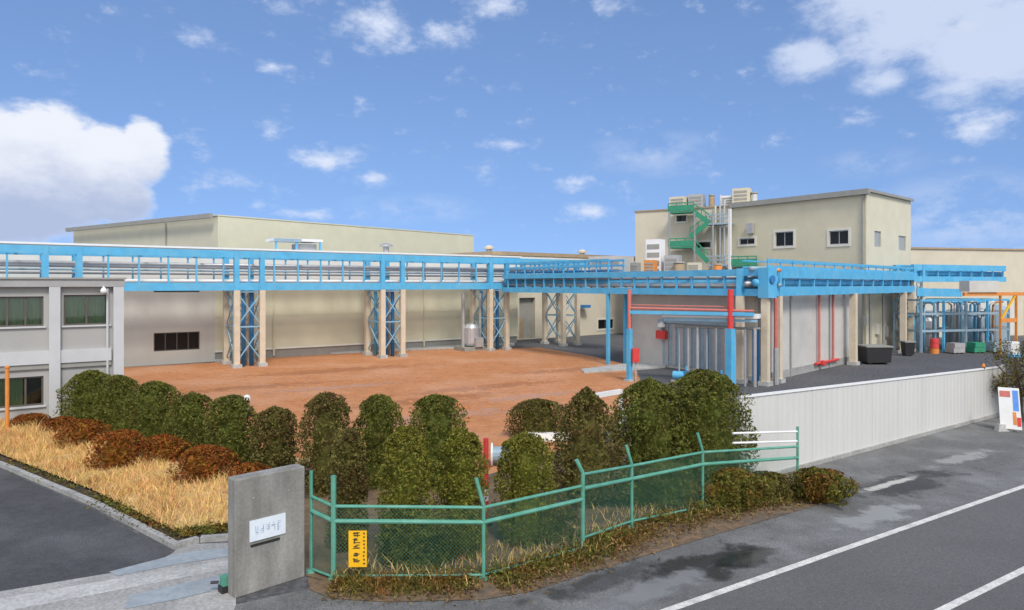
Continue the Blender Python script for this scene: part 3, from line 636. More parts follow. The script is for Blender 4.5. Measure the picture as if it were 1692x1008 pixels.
# annex with overhanging upper storey
an = Vector((-29.0, 50.0, 0)); AO = an - U * 16; AL = 52.5
ax = thing('annex', an + U * 10, 'long tan annex with white overhanging upper storey in front of the cream warehouse', 'building')
g0 = hit(355, AO, U)
hs = [pxhole(AO, U, 254, 330, 549, 579), pxhole(AO, U, 254, 330, 474, 483)]
m = MB(); wall(m, AO, U, g0, .0, 6.3, hs); m.build('grey_wall', GREYW, ax)
m = MB(); wall(m, AO + U * g0, U, AL - g0, .75, 6.3, []); e = AO + U * AL; m.add([e + Z * .75, e + V * 14 + Z * .75, e + V * 14 + Z * 6.3, e + Z * 6.3], [(0, 1, 2, 3)]); m.build('tan_wall', TANW, ax)
m = MB(); m.obox(AO + U * g0 + V * .06, U * (AL - g0 - .06), V * 13.9, 0, .72); m.build('plinth', EAVE, ax)
m = MB(); m.obox(AO + U * g0 - V * .05, U * (AL - g0), V * .2, .70, .82); m.build('flashing', FASC, ax)
for h in hs: window(ax, AO, U, h, GLASS, ALUM, 4, surround=None)
m = MB(); m.obox(AO - V * .45, U * AL, V * 14.4, 6.3, 8.72); m.build('upper_storey', FASC, ax)
m = MB(); m.obox(AO - U * .1 - V * .6, U * (AL + .2), V * 14.6, 8.722, 8.86); rf = m.build('roof', WHITE, ax)
for k in range(6):
    t = g0 + 2 + k * 5.0
    if t < AL - 1: m = MB(); m.beam(AO + U * t + Z * 5.95 - V * .02, AO + U * t - V * .4 + Z * 6.2, .12, .25); m.build('bracket', TANW, ax)
for px in (452, 700):
    t = hit(px, AO, U); q = AO + U * t - V * .09; m = MB(); m.tube([q + Z * .2, q + Z * 6.3], .07, 8); m.build('downpipe', TANW, ax)
m = MB(); m.obox(AO + U * g0 - V * .025, U * (AL - g0), V * .024, 3.45, 3.52); m.build('flashing', TANW, ax)
# roof shelter and cowl on the annex roof
def on_annex(px, off): 
    b = AO + V * off; t = hit(px, b, U); return b + U * t + Z * 8.86
s0, s1 = on_annex(457, .5), on_annex(530, .5); o = thing('roof_shelter', s0, 'small roof shelter with pale blue edge on the annex roof', 'shelter')
zz = HT(393, s0.y); L = (s1 - s0).length; s0 = Vector((s0.x, s0.y, 0))
m = MB(); m.obox(s0 - U * .2, U * (L + .4), V * 2.4, zz - .22, zz); m.build('roof', WHITE, o)
m = MB(); m.obox(s0 - U * .2 - V * .06, U * L * .6, V * .055, zz - .3, zz - .02); m.build('fascia', PBLU, o)
for k in (0, .45, 1):
    m = MB(); m.beam(s0 + U * L * k + V * .1 + Z * 8.86, s0 + U * L * k + V * .1 + Z * (zz - .22), .16); m.build('post', BLUE, o)
m = MB(); m.obox(s0 + U * (L * .5) + V * .5, U * L * .45, V * 1.4, 8.86, zz - .4); m.build('cabinet', PIPE, o)
q = on_annex(638, 1.2); o = thing('roof_cowl', q, 'grey ventilator cowl on the annex roof above the pipe rack', 'ventilator')
m = MB(); m.lathe(q, [(.28, 0), (.28, .6), (.3, .62)], 14); m.build('duct', PIPE, o)
m = MB(); m.lathe(q + Z * .62, [(.62, 0), (.6, .14), (.2, .34)], 16); m.build('hood', PIPE, o)

# ------------------------------------------------------------------ pipe racks
def rack(root, p0, d, e, t0, t1, width, zb, zt, hb, ht, step, towers, colw=.4, pipes=(), brace=True, colmat=POST, deck=None, span=1.8, rail=None):
    base = Vector((p0.x, p0.y, 0))
    for k in (0, width):
        q = base + e * k
        m = MB(); m.beam(q + d * t0 + Z * zb, q + d * t1 + Z * zb, .26, hb); m.build('lower_chord', BLUE, root)
        m = MB(); m.beam(q + d * t0 + Z * zt, q + d * t1 + Z * zt, .24, ht); m.build('upper_chord', BLUE, root)
        t = t0 + .1
        while t < t1:
            m = MB(); m.beam(q + d * t + Z * (zb + hb / 2 - .02), q + d * t + Z * (zt - ht / 2 + .02), .11); m.build('upright', BLUE, root); t += step
    t = t0 + .5
    while t < t1:
        m = MB(); m.beam(base + d * t + e * .1 + Z * (zb - .03), base + d * t + e * (width - .1) + Z * (zb - .03), .16, hb * .6)
        m.beam(base + d * t + e * .1 + Z * (zt + .01), base + d * t + e * (width - .1) + Z * (zt + .01), .14, ht * .5); m.build('cross_beam', BLUE, root); t += step * 2
    for off, z, r, mt in pipes:
        m = MB(); m.tube([base + e * off + d * (t0 - .3) + Z * z, base + e * off + d * (t1 + .3) + Z * z], r, 10); m.build('pipe', mt, root, smooth=True)
    for tw in towers:
        cs = [(tw, 0), (tw + span, 0), (tw, width), (tw + span, width)]
        for a, k in cs:
            q = base + d * a + e * k
            m = MB(); m.cbox(q, colw, colw, .25, zb - hb / 2 + .01, d); c = m.build('column', colmat, root)
            m = MB(); m.cbox(q, colw + .25, colw + .25, 0, .26, d); m.build('footing', PALE, c)
            m = MB(); m.cbox(q, .34, .34, zb - hb / 2 + .02, zt + ht / 2 - .01, d); m.build('stub_post', BLUE, root)
        if brace:
            faces = [((tw, 0), (tw + span, 0)), ((tw, 0), (tw, width)), ((tw + span, 0), (tw + span, width)), ((tw, width), (tw + span, width))]
            for (a, k), (a2, k2) in faces:
                qa, qb = base + d * a + e * k, base + d * a2 + e * k2
                nlev = 2; hz = (zb - hb / 2 - .5) / nlev
                m = MB()
                for l in range(nlev):
                    z0 = .4 + l * hz; m.beam(qa + Z * z0, qb + Z * (z0 + hz), .075, .075); m.beam(qb + Z * z0, qa + Z * (z0 + hz), .07, .07)
                    m.beam(qa + Z * (z0 + hz), qb + Z * (z0 + hz), .1, .1)
                m.build('brace', PALEB, root)
A0 = Vector((-19.8, 50, 0))
r1 = thing('pipe_rack', A0, 'long sky blue pipe rack on cream columns running in front of the annex', 'pipe rack', 'sky blue pipe racks')
rack(r1, A0, U, V, -17, 33.6, 2.9, 5.85, 8.17, .56, .5, 1.78, (-11.4, 0, 11.4, 22.0, 30.6),
     pipes=((.7, 7.2, .11, PIPE), (1.3, 7.4, .13, PIPE), (2.0, 6.75, .08, PIPE), (2.4, 7.0, .08, PBLU), (1.0, 6.25, .12, WHITE), (1.9, 6.25, .12, WSURR)))
for tw in (0, 11.4, 22.0):                                               # risers and ladder pipes in the towers
    for a, k, r, mt in ((.6, .5, .13, DBLUE), (1.25, .7, .16, DBLUE), (.3, 1.9, .14, BLUE), (1.0, 1.5, .1, PIPE), (1.5, 1.9, .1, ORNG if tw == 0 else PIPE)):
        q = A0 + U * (tw + a) + V * k; m = MB(); m.tube([q, q + Z * 5.0, q + Z * 5.6 + V * .1, q + Z * 6.2 + V * .1], r, 8); m.build('riser', mt, r1, smooth=True)
J0 = Vector((15.05, 41.3, 0))
r2 = thing('pipe_rack', J0 + V * 14, 'lower blue pipe rack crossing the yard gap between annex and grey process hall', 'pipe rack', 'sky blue pipe racks')
rack(r2, J0, V, U, .2, 27.0, 1.8, 5.52, 6.72, .44, .42, 1.3, (), pipes=((.4, 5.95, .14, PIPE), (.9, 6.15, .3, BLUE), (1.4, 5.95, .12, PBLU), (.7, 6.45, .1, PIPE), (1.3, 6.85, .12, ORNG)))
for t, k in ((13.4, 0), (13.4, 1.8)):
    q = J0 + V * t + U * k; m = MB(); m.cbox(q, .22, .22, 0, 5.35, U); m.build('column', BLUE, r2)
m = MB(); m.obox(J0 + V * 13.5 + U * .2, V * 13, U * 1.4, 7.0, 7.1); dk = m.build('walkway', DBLUE, r2)
m = MB()
for k in (0.1, 1.7):
    for z in (7.45, 7.85): m.beam(J0 + V * 13.4 + U * k + Z * z, J0 + V * 26.8 + U * k + Z * z, .12, .16)
    t = 13.5
    while t < 26.8: m.beam(J0 + V * t + U * k + Z * 6.9, J0 + V * t + U * k + Z * 7.85, .09); t += 1.3
m.build('handrail', BLUE, dk)
r3 = thing('pipe_rack', J0, 'blue pipe rack with handrail along the grey process hall, on paired cream columns', 'pipe rack', 'sky blue pipe racks')
V2 = Vector((-U2.y, U2.x, 0))
rack(r3, J0, U2, V2, 0, 31.5, 1.6, 5.58, 6.68, .58, .6, 2.4, (0,), brace=False, span=1.75, pipes=((.5, 6.1, .24, BLUE), (1.1, 6.05, .14, PIPE), (.8, 6.95, .15, PBLU)))
for t in (14.9, 27.4, 29.8):
    for k in ((0,) if t != 14.9 else (0, 1.6)):
        q = J0 + U2 * t + V2 * k; m = MB(); m.cbox(q, .45, .45, .25, 5.34, U2); c = m.build('column', POST, r3)
        m = MB(); m.cbox(q, .7, .7, 0, .25, U2); m.build('footing', PALE, c)
m = MB()
for z in (7.05, 7.45): m.beam(J0 + U2 * .2 + Z * z, J0 + U2 * 31 + Z * z, .1, .17); m.beam(J0 + U2 * .2 + V2 * 1.5 + Z * z, J0 + U2 * 31 + V2 * 1.5 + Z * z, .1, .1)
t = .3
while t < 31: m.beam(J0 + U2 * t + Z * 6.8, J0 + U2 * t + Z * 7.5, .07); t += 1.8
m.build('handrail', BLUE, r3)
m = MB(); m.cbox(J0 + U * .1 - V * .05, .85, .7, 5.2, 7.0, U); m.build('junction_box', BLUE, r3)
m = MB(); m.tube([J0 + V * -.42 + Z * 6.3, J0 - V * .5 + Z * 6.3], .24, 16); m.build('junction_flange', DBLUE, r3)
L0 = J0 + U2 * 30.5; d4 = Vector((.914, .406, 0)).normalized(); e4 = Vector((-d4.y, d4.x, 0))
r4 = thing('pipe_rack', L0, 'short deep blue pipe rack at the right, above the tank area', 'pipe rack', 'sky blue pipe racks')
rack(r4, L0, d4, e4, 0, 13.2, 1.8, 6.5, 7.55, .5, .55, 1.6, (0,), colw=.3, brace=True, span=1.2, pipes=((.5, 7.0, .25, BLUE), (1.2, 7.0, .2, DBLUE)))
m = MB(); m.beam(L0 + Z * 5.3 + d4 * .2, L0 + Z * 5.2 + d4 * 6.4, .4, .75); m.build('duct', BLUE, r4)

# ------------------------------------------------------------------ beige process tower and its neighbours
KT = 1.12; bc = Vector((28, 55, 0)) * KT; bl = Vector((-.597, .802, 0)).normalized(); br = Vector((.743, .67, 0)).normalized(); LB, RB, ZB = 12.5 * KT, 9.8 * KT, 6 + 7.4 * KT
tb = thing('process_tower', bc, 'tall beige process building with flat roof and two dark windows above the blue rack', 'building')
pL = bc + bl * LB; dL = -bl
hs = [pxhole(pL, dL, 1281, 1311, 383, 407), pxhole(pL, dL, 1370, 1402, 381, 404), pxhole(pL, dL, 1222, 1247, 394, 404)]
m = MB(); wall(m, pL, dL, LB, 0, ZB, hs); m.build('wall', BEIGE, tb)
hr = [pxhole(bc, br, 1445, 1456, 382, 408), pxhole(bc, br, 1485, 1497, 390, 414)]
m = MB(); wall(m, bc, br, RB, 0, ZB, hr); pR = bc + br * RB; q4 = pR + bl * LB
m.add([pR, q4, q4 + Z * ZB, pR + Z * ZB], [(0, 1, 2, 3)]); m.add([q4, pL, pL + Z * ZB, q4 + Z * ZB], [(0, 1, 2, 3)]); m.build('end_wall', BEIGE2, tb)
for h in hs: window(tb, pL, dL, h, GLASS, PIPE, 2, surround=WSURR)
for h in hr: window(tb, bc, br, h, GLASSG, GLASSG, 1, depth=.2)
m = MB(); m.prism([pL + bl * .1 - br * .1, bc - bl * .1 - br * .1, pR - bl * .1 + br * .1, q4 + bl * .1 + br * .1], ZB, ZB + .1); rf = m.build('roof', BEIGE, tb)
m = MB(); m.obox(pL + bl * .1 - br * .42, dL * (LB + .45), br * .41, ZB - .32, ZB + .16); m.build('eave', EAVE, rf)
m = MB(); m.obox(bc - bl * .27 - br * .0, br * (RB + .1), bl * .16, ZB - .08, ZB + .16); m.build('eave', EAVE, rf)
m = MB(); m.tube([bc - br * .12 + bl * .25 + Z * .2, bc - br * .12 + bl * .25 + Z * (ZB - .3)], .09, 8); m.build('downpipe', EAVE, tb)
m = MB(); m.obox(pL + dL * hit(1237, pL, dL) - br * .5, dL * .7, br * .45, HT(385, 70), HT(368, 70)); m.build('fan_box', PIPE, tb)
# stair tower block
sa, sb = Vector((12.4, 70, 0)) * KT, Vector((20.5, 65, 0)) * KT; sd = (sb - sa).normalized(); sL = (sb - sa).length; sq = Vector((-sd.y, sd.x, 0))
st = thing('stair_block', sa, 'buff lower block with outside green stairs joined to the tall beige building', 'building')
hs = [pxhole(sa, sd, 1078, 1092, 401, 410), pxhole(sa, sd, 1150, 1174, 400, 409), pxhole(sa, sd, 1118, 1134, 356, 366)]
m = MB(); zS = HT(347, 68 * KT); wall(m, sa, sd, sL - .02, 0, zS, hs); m.add([sa, sa + Z * zS, sa + sq * 9 + Z * zS, sa + sq * 9], [(0, 1, 2, 3)]); m.build('wall', WESTW, st)
m = MB(); m.prism([sa - sd * .1 - sq * .12, sb - sq * .12, sb + sq * 9, sa + sq * 9 - sd * .1], zS, zS + .14); m.build('roof', BROWNE, st)
for h in hs: window(st, sa, sd, h, GLASS, ALUM, 1, surround=WSURR)
# green stairs in front of the block
so = sa - sq * 1.7
stair = thing('outside_stair', so + sd * 5, 'zigzag steel stair with green stringers and grey posts on the buff block', 'stair')
def SP(px, py, off=0): b = so - sq * off; t = hit(px, b, sd); q = b + sd * t; return Vector((q.x, q.y, HT(py, q.y)))
def flight(a, b):
    m = MB()
    for off in (0, .9):
        A, B = SP(*a, -off), SP(*b, -off); m.beam(A, B, .08, .5); 
        m.beam(A + Z * .85, B + Z * .85, .07, .12)
        for k in range(5): q = A.lerp(B, k / 4); m.beam(q, q + Z * .85, .05)
    A, B, A2, B2 = SP(*a), SP(*b), SP(*a, -.9), SP(*b, -.9); 
    for k in range(9): q = A.lerp(B, k / 8); q2 = A2.lerp(B2, k / 8); m.beam(q, q2, .26, .04)
    m.build('flight', GREEN, stair)
def landing(x0, x1, y, mt, nm='landing', rail=True):
    A, B = SP(x0, y), SP(x1, y); L = (B - A).length; m = MB(); A0_ = Vector((A.x, A.y, 0)); m.obox(A0_, sd * L, sq * 1.5, A.z - .18, A.z)
    if rail:
        for z in (.45, .85): m.beam(A + Z * z, Vector((B.x, B.y, A.z + z)), .06, .12)
        for k in range(4): q = A + sd * L * k / 3; m.beam(q, q + Z * .85, .06)
    if rail and mt is GREEN: A1 = Vector((A.x, A.y, 0)) - sq * .04; m.obox(A1, sd * L, sq * .035, A.z + .02, A.z + .62)
    m.build(nm, mt, stair)
landing(1104, 1146, 350, GREEN); flight((1146, 350), (1172, 368)); landing(1166, 1207, 369, PBLU)
flight((1168, 370), (1140, 391)); landing(1104, 1146, 408, GREEN); flight((1146, 408), (1170, 433)); landing(1168, 1212, 437, PBLU); landing(1206, 1250, 438, GREEN)
for px in (1106, 1148, 1178, 1206):
    a = SP(px, 350); m = MB(); m.beam(Vector((a.x, a.y, 0)), Vector((a.x, a.y, a.z if px < 1170 else HT(345, a.y))), .15 if px != 1206 else .26); m.build('post', WHITE if px == 1206 else PIPE, stair)
for px, y0 in ((1190, 322), (1197, 330), (1182, 340)):
    a = SP(px, 350, -1.2); m = MB(); m.tube([Vector((a.x, a.y, 5)), Vector((a.x, a.y, HT(y0, a.y)))], .12, 8); m.build('riser', SILV if px != 1182 else WESTW, stair)
# rooftop units
def roof_unit(px, y0, y1, wpx, D, name, mt, label, cat, grp=None, kind='box', z=None):
    x = (px - CX) / F * D; zb = z if z is not None else HT(y1, D); zt = HT(y0, D); w = wpx / F * D; c = Vector((x, D, zb)); o = thing(name, c, label, cat, grp)
    if kind == 'box':
        m = MB(); m.cbox(c, w, w * .8, zb + .1, zt, sd); m.build('casing', mt, o)
        m = MB()
        for k in range(4): m.cbox(c - sq * (w * .4 + .02), w * .8, .04, zb + .2 + (zt - zb - .3) * k / 4, zb + .2 + (zt - zb - .3) * (k + .55) / 4, sd)
        m.build('grille', EAVE, o)
        m = MB(); m.cbox(c, w * .85, w * .6, zb, zb + .1, sd); m.build('skid', DARK, o)
    else:
        m = MB(); m.lathe(c, [(w * .5, 0), (w * .5, (zt - zb) * .8), (w * .35, (zt - zb) * .92)], 14); m.build('shell', mt, o)
        m = MB(); m.lathe(c + Z * (zt - zb) * .92, [(w * .55, 0), (w * .5, (zt - zb) * .1)], 14); m.build('cap', EAVE, o)
    return o
zt_ = zS + .14
roof_unit(1122, 326, 345, 26, 70 * KT, 'roof_unit', WESTW, 'buff louvred unit on the stair block roof, furthest from the tall building', 'roof unit', 'roof units on the stair block', z=zt_)
roof_unit(1152, 322, 343, 24, 69.5 * KT, 'roof_unit', PIPE, 'grey louvred unit in the middle of the stair block roof', 'roof unit', 'roof units on the stair block', z=zt_)
roof_unit(1176, 322, 341, 10, 68.5 * KT, 'roof_vent', BROWNE, 'brown stack pipe on the stair block roof', 'vent', kind='cyl', z=zt_)
roof_unit(1203, 324, 340, 20, 68 * KT, 'roof_unit', WHITE, 'white louvred unit on the stair block roof beside the tall building', 'roof unit', 'roof units on the stair block', z=zt_)
roof_unit(1226, 312, 333, 26, 66.6 * KT, 'roof_unit', BEIGE, 'beige box unit on the rear edge of the tall building roof', 'roof unit', z=ZB + .1)
roof_unit(1246, 318, 332, 12, 66.3 * KT, 'roof_vent', SILV, 'small silver vent on the tall building roof next to the beige unit', 'vent', kind='cyl', z=ZB + .1)

# grey process hall
N0 = Vector((16.2, 43.5, 0)); ph = thing('process_hall', N0 + U2 * 7, 'low pale grey process hall under the blue racks with red pipes on its walls', 'building')
ZH = 6.5; a1, a2, a3 = N0 + U2 * 13.9, N0 + U2 * 13.9 + V * 12, N0 + V * 12
m = MB(); m.add([N0, a1, a1 + Z * ZH, N0 + Z * ZH], [(0, 1, 2, 3)]); m.add([a1, a2, a2 + Z * ZH, a1 + Z * ZH], [(0, 1, 2, 3)]); m.add([a2, a3, a3 + Z * ZH, a2 + Z * ZH], [(0, 1, 2, 3)]); m.add([a3, N0, N0 + Z * ZH, a3 + Z * ZH], [(0, 1, 2, 3)])
m.build('wall', LGREY, ph)
m = MB(); m.prism([N0 - U2 * .1 - V * .1, a1 + U2 * .1 - V * .1, a2 + U2 * .1, a3 - U2 * .1], ZH, ZH + .15); m.build('roof', PIPE, ph)
m = MB(); m.obox(N0 - V2 * .06, U2 * 13.9, V2 * .055, 0, .5); m.build('plinth', CONC, ph)
for k in (2.8, 9.6): m = MB(); m.tube([N0 + U2 * k - V2 * .1, N0 + U2 * k - V2 * .1 + Z * 6.3], .06, 8); m.build('downpipe', PIPE, ph)
m = MB(); q = N0 + V * 2.5 - U * .03; m.obox(q, V * 6.4, U * .02, 0.2, 3.2); sh = m.build('shutter', PBLU, ph)
m = MB()
for k in range(9): m.obox(q + V * (.2 + k * .7) - U * .07, V * .3, U * .065, .2, 3.15)
m.build('slat', PIPE, sh)
m = MB(); m.obox(q - V * .3 - U * .2, V * 7.0, U * .22, 3.25, 3.45); m.build('shutter_box', PBLU, ph)
for px, nm in ((1098, 'hydrant box'),):
    hb_ = N0 + V * hit(px, N0, V) - U * .32; zc = HT(553, hb_.y)
    o = thing('hydrant_box', hb_ + Z * (zc - .3), 'red hydrant box under a white lamp on the grey hall wall', 'hydrant box')
    m = MB(); m.cbox(hb_, .85, .3, zc - .3, zc + .3, V); c = m.build('cabinet', RED, o)
    m = MB(); m.cbox(hb_ - U * .16, .62, .02, zc - .2, zc + .2, V); m.build('door', RED, c)
    m = MB(); m.lathe(hb_ + Z * (zc + .55), [(.3, 0), (.28, .2), (.05, .4)], 12); m.build('lamp', WHITE, o)
    m = MB(); m.cbox(hb_, .1, .1, zc + .3, zc + .56, V); m.build('bracket', PIPE, o)
# red risers on the hall
o = thing('fire_riser', N0 + U2 * hit(1360, N0, U2), 'pair of thin red fire pipes climbing the grey hall wall', 'pipe')
for px in (1349, 1372):
    q = N0 + U2 * hit(px, N0, U2) - V2 * .2; m = MB(); m.tube([q + Z * .5, q + Z * 6.2], .085, 8); m.build('pipe', PINK, o)
qa, qb = [N0 + U2 * hit(px, N0, U2) - V2 * .2 for px in (1343, 1380)]
m = MB(); m.tube([qa + Z * .5, qb + Z * .5], .1, 8); m.build('header', RED, o)
m = MB(); q = N0 + U2 * hit(1352, N0, U2) - V2 * .34; m.lathe(q + Z * .3, [(.05, 0), (.2, .06), (.2, .34), (.05, .4)], 12); m.build('valve', RED, o)
# red upper pipe on the junction columns
q = J0 + U * .9 - V * .1; m = MB(); m.tube([q + Z * 2.2, q + Z * 5.2], .13, 8); o = thing('fire_riser', q, 'faded red pipe between the two cream columns of the rack junction', 'pipe'); m.build('pipe', PINK, o)
m = MB(); m.tube([q, q + Z * 2.2], .16, 8); m.build('lower_pipe', PIPE, o)

# pipe bridge with canopy before the hall
qa, qb = GP(1040, 630), GP(1207, 640)
pbg = thing('pipe_bridge', qa, 'two blue posts with red tops carrying red and blue pipes before the grey hall', 'pipe bridge')
for q, w in ((qa, .27), (qb, .40)):
    zr_ = HT(543, q.y); m = MB(); m.cbox(q, w, w, 0, zr_, U); c = m.build('post', BLUE, pbg)
    m = MB(); m.cbox(q, w + .25, w + .25, 0, .12, U); m.build('base_plate', PALE, c)
    m = MB(); m.tube([q + Z * zr_, q + Z * HT(478, q.y)], w * .42, 10); m.build('red_pipe', RED if w > .3 else PINK, pbg)
dq = (qb - qa).normalized(); Lq = (qb - qa).length; back = Vector((-dq.y, dq.x, 0))
def PBz(y): return HT(y, 42)
m = MB(); m.tube([qa + Z * PBz(510), qb + dq * 1.3 + Z * PBz(512)], .07, 8); m.build('red_main', PINK, pbg)
m = MB(); m.tube([qa + Z * PBz(505) + back * .3, qb + Z * PBz(506) + back * .3], .035, 8); m.build('red_main', PINK, pbg)
m = MB(); m.beam(qa + Z * PBz(517), qb + dq * 1.3 + Z * PBz(517), .2, .2); m.build('blue_beam', BLUE, pbg)
m = MB(); q = qa + dq * 2.0 + back * .14; m.obox(q, dq * 5.6, back * 1.0, PBz(524), PBz(517.5)); m.build('canopy', WHITE, pbg)
m = MB(); m.obox(q + back * .05 + dq * .1, dq * 5.4, back * .12, PBz(530), PBz(526)); m.build('canopy_edge', PALEB, pbg)
for k in range(9):
    q = qa + dq * (2.9 + k * .55) + back * .8; m = MB(); m.tube([q, q + Z * PBz(541)], (.05 + .025 * (k % 3)), 8); m.build('drop_pipe', PBLU if k % 3 == 0 else SILV, pbg)
m = MB(); m.tube([qa + dq * 2.6 + back * .8 + Z * PBz(541), qa + dq * 7.6 + back * .8 + Z * PBz(541)], .08, 8); m.build('manifold', EAVE, pbg)
q = GP(1249, 634); m = MB(); m.beam(q, q + Z * HT(540, q.y), .3); o = thing('blue_post', q, 'dark blue post standing beside the cream junction columns', 'post'); m.build('shaft', DBLUE, o)
m = MB(); m.cbox(q, .5, .5, 0, .1); m.build('base_plate', PALE, o)
q = qa + Vector((.35, -.2, 0)); zc = HT(587, q.y); o = thing('extinguisher_box', q + Z * (zc - .45), 'red upright box fixed beside the slimmer blue post', 'hydrant box')
m = MB(); m.cbox(q, .42, .32, zc - .42, zc + .42); c = m.build('cabinet', RED, o)
m = MB(); m.cbox(q - Vector((0, .17, 0)), .3, .02, zc - .3, zc + .3); m.build('door', RED, c)
m = MB(); m.cbox(q, .1, .1, 0, zc - .42); m.build('stand', PIPE, o)
# blue pump sets
for px, base, hpx, lab in ((1128, 632, 24, 'larger blue pump set in front of the grey hall, behind the big shrubs'), (1186, 632, 18, 'smaller blue pump beside the thick blue post of the pipe bridge')):
    q = GP(px, base); s = hpx / F * q.y; o = thing('pump', q, lab, 'pump', 'blue pumps')
    m = MB(); m.cbox(q, s * 1.5, s * .7, 0, s * .16, dq); m.build('skid', CONC, o)
    m = MB(); m.tube([q - dq * s * .65 + Z * s * .5, q + dq * s * .1 + Z * s * .5], s * .27, 14); m.build('motor', BLUE, o)
    m = MB(); m.tube([q + dq * s * .32 - back * s * .2 + Z * s * .5, q + dq * s * .32 + back * s * .15 + Z * s * .5], s * .36, 16); m.build('casing', DBLUE, o)
    m = MB(); m.tube([q + dq * s * .32 + Z * s * .7, q + dq * s * .32 + Z * s * 1.15], s * .13, 10); m.build('outlet', BLUE, o)
# clutter on the hall roof
for px, y0, w, mt, nm, lab in ((1075, 430, 18, ORNG, 'box', 'orange louvred unit on the grey hall roof above the blue rack'), (1050, 434, 14, EAVE, 'box', 'dark louvred unit left of the orange one on the hall roof'),
                               (1122, 433, 18, BROWNE, 'cyl', 'brown drum vent on the hall roof under the green stair'), (1148, 434, 20, WESTW, 'box', 'buff louvred unit on the hall roof under the green stair'), (1186, 436, 14, ORNG, 'cyl', 'orange drum vent on the hall roof beside the white stair post')):
    roof_unit(px, y0, 460, w, 54 if px < 1100 else 53, 'hall_roof_vent' if nm == 'cyl' else 'hall_roof_unit', mt, lab, 'roof unit', 'units on the hall roof', nm, z=ZH + .15)

roof_unit(1083, 396, 460, 26, 55, 'hall_roof_unit', WHITE, 'tall white louvred unit on the grey hall roof left of the green stair', 'roof unit', 'units on the hall roof', z=ZH + .15)
roof_unit(1112, 422, 460, 24, 54, 'hall_roof_unit', PIPE, 'squat grey louvred unit on the hall roof under the lowest green landing', 'roof unit', 'units on the hall roof', z=ZH + .15)
roof_unit(1010, 424, 460, 60, 62, 'hall_roof_unit', LGREY, 'wide pale grey louvred unit above the blue walkway, left of the buff block', 'roof unit', 'units on the hall roof', z=5.4)
for k, (px, y0, y1, w_) in enumerate(((1447, 535, 552, 8), (1424, 522, 536, 8), (1462, 540, 556, 6))):
    t = hit(px, bc, br); D = (bc + br * t).y; m = MB(); m.obox(bc + br * (t - w_ / 2 / F * D) - bl * -.0 - Vector((br.y, -br.x, 0)) * -.25, br * (w_ / F * D * 1.4), Vector((br.y, -br.x, 0)) * -.245, HT(y1, D), HT(y0, D)); m.build('meter_box', PIPE if k else WSURR, tb)
for px in (1436, 1458, 1478): 
    t = hit(px, bc, br); q = bc + br * t + Vector((br.y, -br.x, 0)) * .12; m = MB(); m.tube([q, q + Z * 6.5], .1, 8); m.build('downpipe', PBLU if px == 1478 else PIPE, tb)
# ------------------------------------------------------------------ far buildings
ma, mb_ = Vector((-2.2, 73.0, 0)), Vector((17.5, 89.2, 0)); md = (mb_ - ma).normalized(); mL = (mb_ - ma).length; mq = Vector((-md.y, md.x, 0))
mh = thing('far_hall', ma, 'low buff hall with brown roof edge at the back of the yard', 'building')
hs = [pxhole(ma, md, 988, 1013, 528, 543), pxhole(ma, md, 858, 884, 492, 572)]; hs[1] = (hs[1][0], hs[1][1], .05, hs[1][3])
m = MB(); wall(m, ma, md, mL, 0, 9.1, hs, .5); m.add([ma, ma + mq * 12, ma + mq * 12 + Z * 9.1, ma + Z * 9.1], [(3, 2, 1, 0)]); m.build('wall', WESTW, mh)
m = MB(); m.prism([ma - mq * .3, mb_ - mq * .3, mb_ + mq * 12, ma + mq * 12], 9.1, 9.5); m.build('roof', BROWNE, mh)
m = MB(); m.obox(ma - mq * .2, md * mL, mq * .19, 8.5, 9.05); m.build('fascia', FASC, mh)
window(mh, ma, md, hs[0], GLASS, ALUM, 2, surround=WSURR, depth=.3)
h = hs[1]; m = MB(); m.obox(ma + md * h[0] + mq * .5, md * (h[1] - h[0]), mq * .06, 0, h[3]); dr_ = m.build('roller_door', EAVE, mh)
m = MB(); m.obox(ma + md * h[0] + mq * .35, md * ((h[1] - h[0]) * .4), mq * .1, 0, 2.3); m.build('side_door', BROWNE, dr_)
q = ma + md * hit(960, ma, md) - mq * .25; zl = HT(510, q.y)
m = MB(); m.tube([q + mq * .24 + Z * zl, q - mq * .4 + Z * (zl + .2)], .09, 8); wl_ = m.build('wall_lamp', PBLU, mh)
m = MB(); m.cbox(q - mq * .5, 1.0, .7, zl + .1, zl + .45, md); m.build('lamp_head', DBLUE, wl_)
for px, lab in ((808, 'pale roof ventilator at the warehouse end of the far hall'), (962, 'pale roof ventilator in the middle of the far hall roof')):
    b = ma + mq * 1.5; q = b + md * hit(px, b, md) + Z * 9.5; o = thing('roof_ventilator', q, lab, 'ventilator', 'ventilators on the far hall')
    m = MB(); m.lathe(q, [(.3, 0), (.3, .3)], 12); m.build('duct', PIPE, o); m = MB(); m.lathe(q + Z * .3, [(.55, 0), (.55, .2), (.15, .4)], 14); m.build('hood', WESTW, o)
# small silver plant by the third tower
q = GP(779, 578.5); o = thing('vessel', q, 'grey metal vessel on a skid beside a cream rack tower', 'tank')
m = MB(); m.cbox(q, 2.6, 1.8, 0, .35, U); m.build('skid', EAVE, o)
m = MB(); m.lathe(q + Z * .35, [(.05, 0), (.7, .1), (.8, .3), (.8, 1.7), (.6, 2.0), (.1, 2.15)], 20); m.build('shell', SILV, o, smooth=False)
for k, r in ((-.9, .16), (.95, .12)): m = MB(); m.tube([q + U * k + Z * .35, q + U * k + Z * 5.2], r, 10); m.build('riser', PIPE, o)
m = MB(); m.cbox(q - V * .9 + U * .2, .8, .4, .35, 1.2, U); m.build('control_box', PIPE, o)
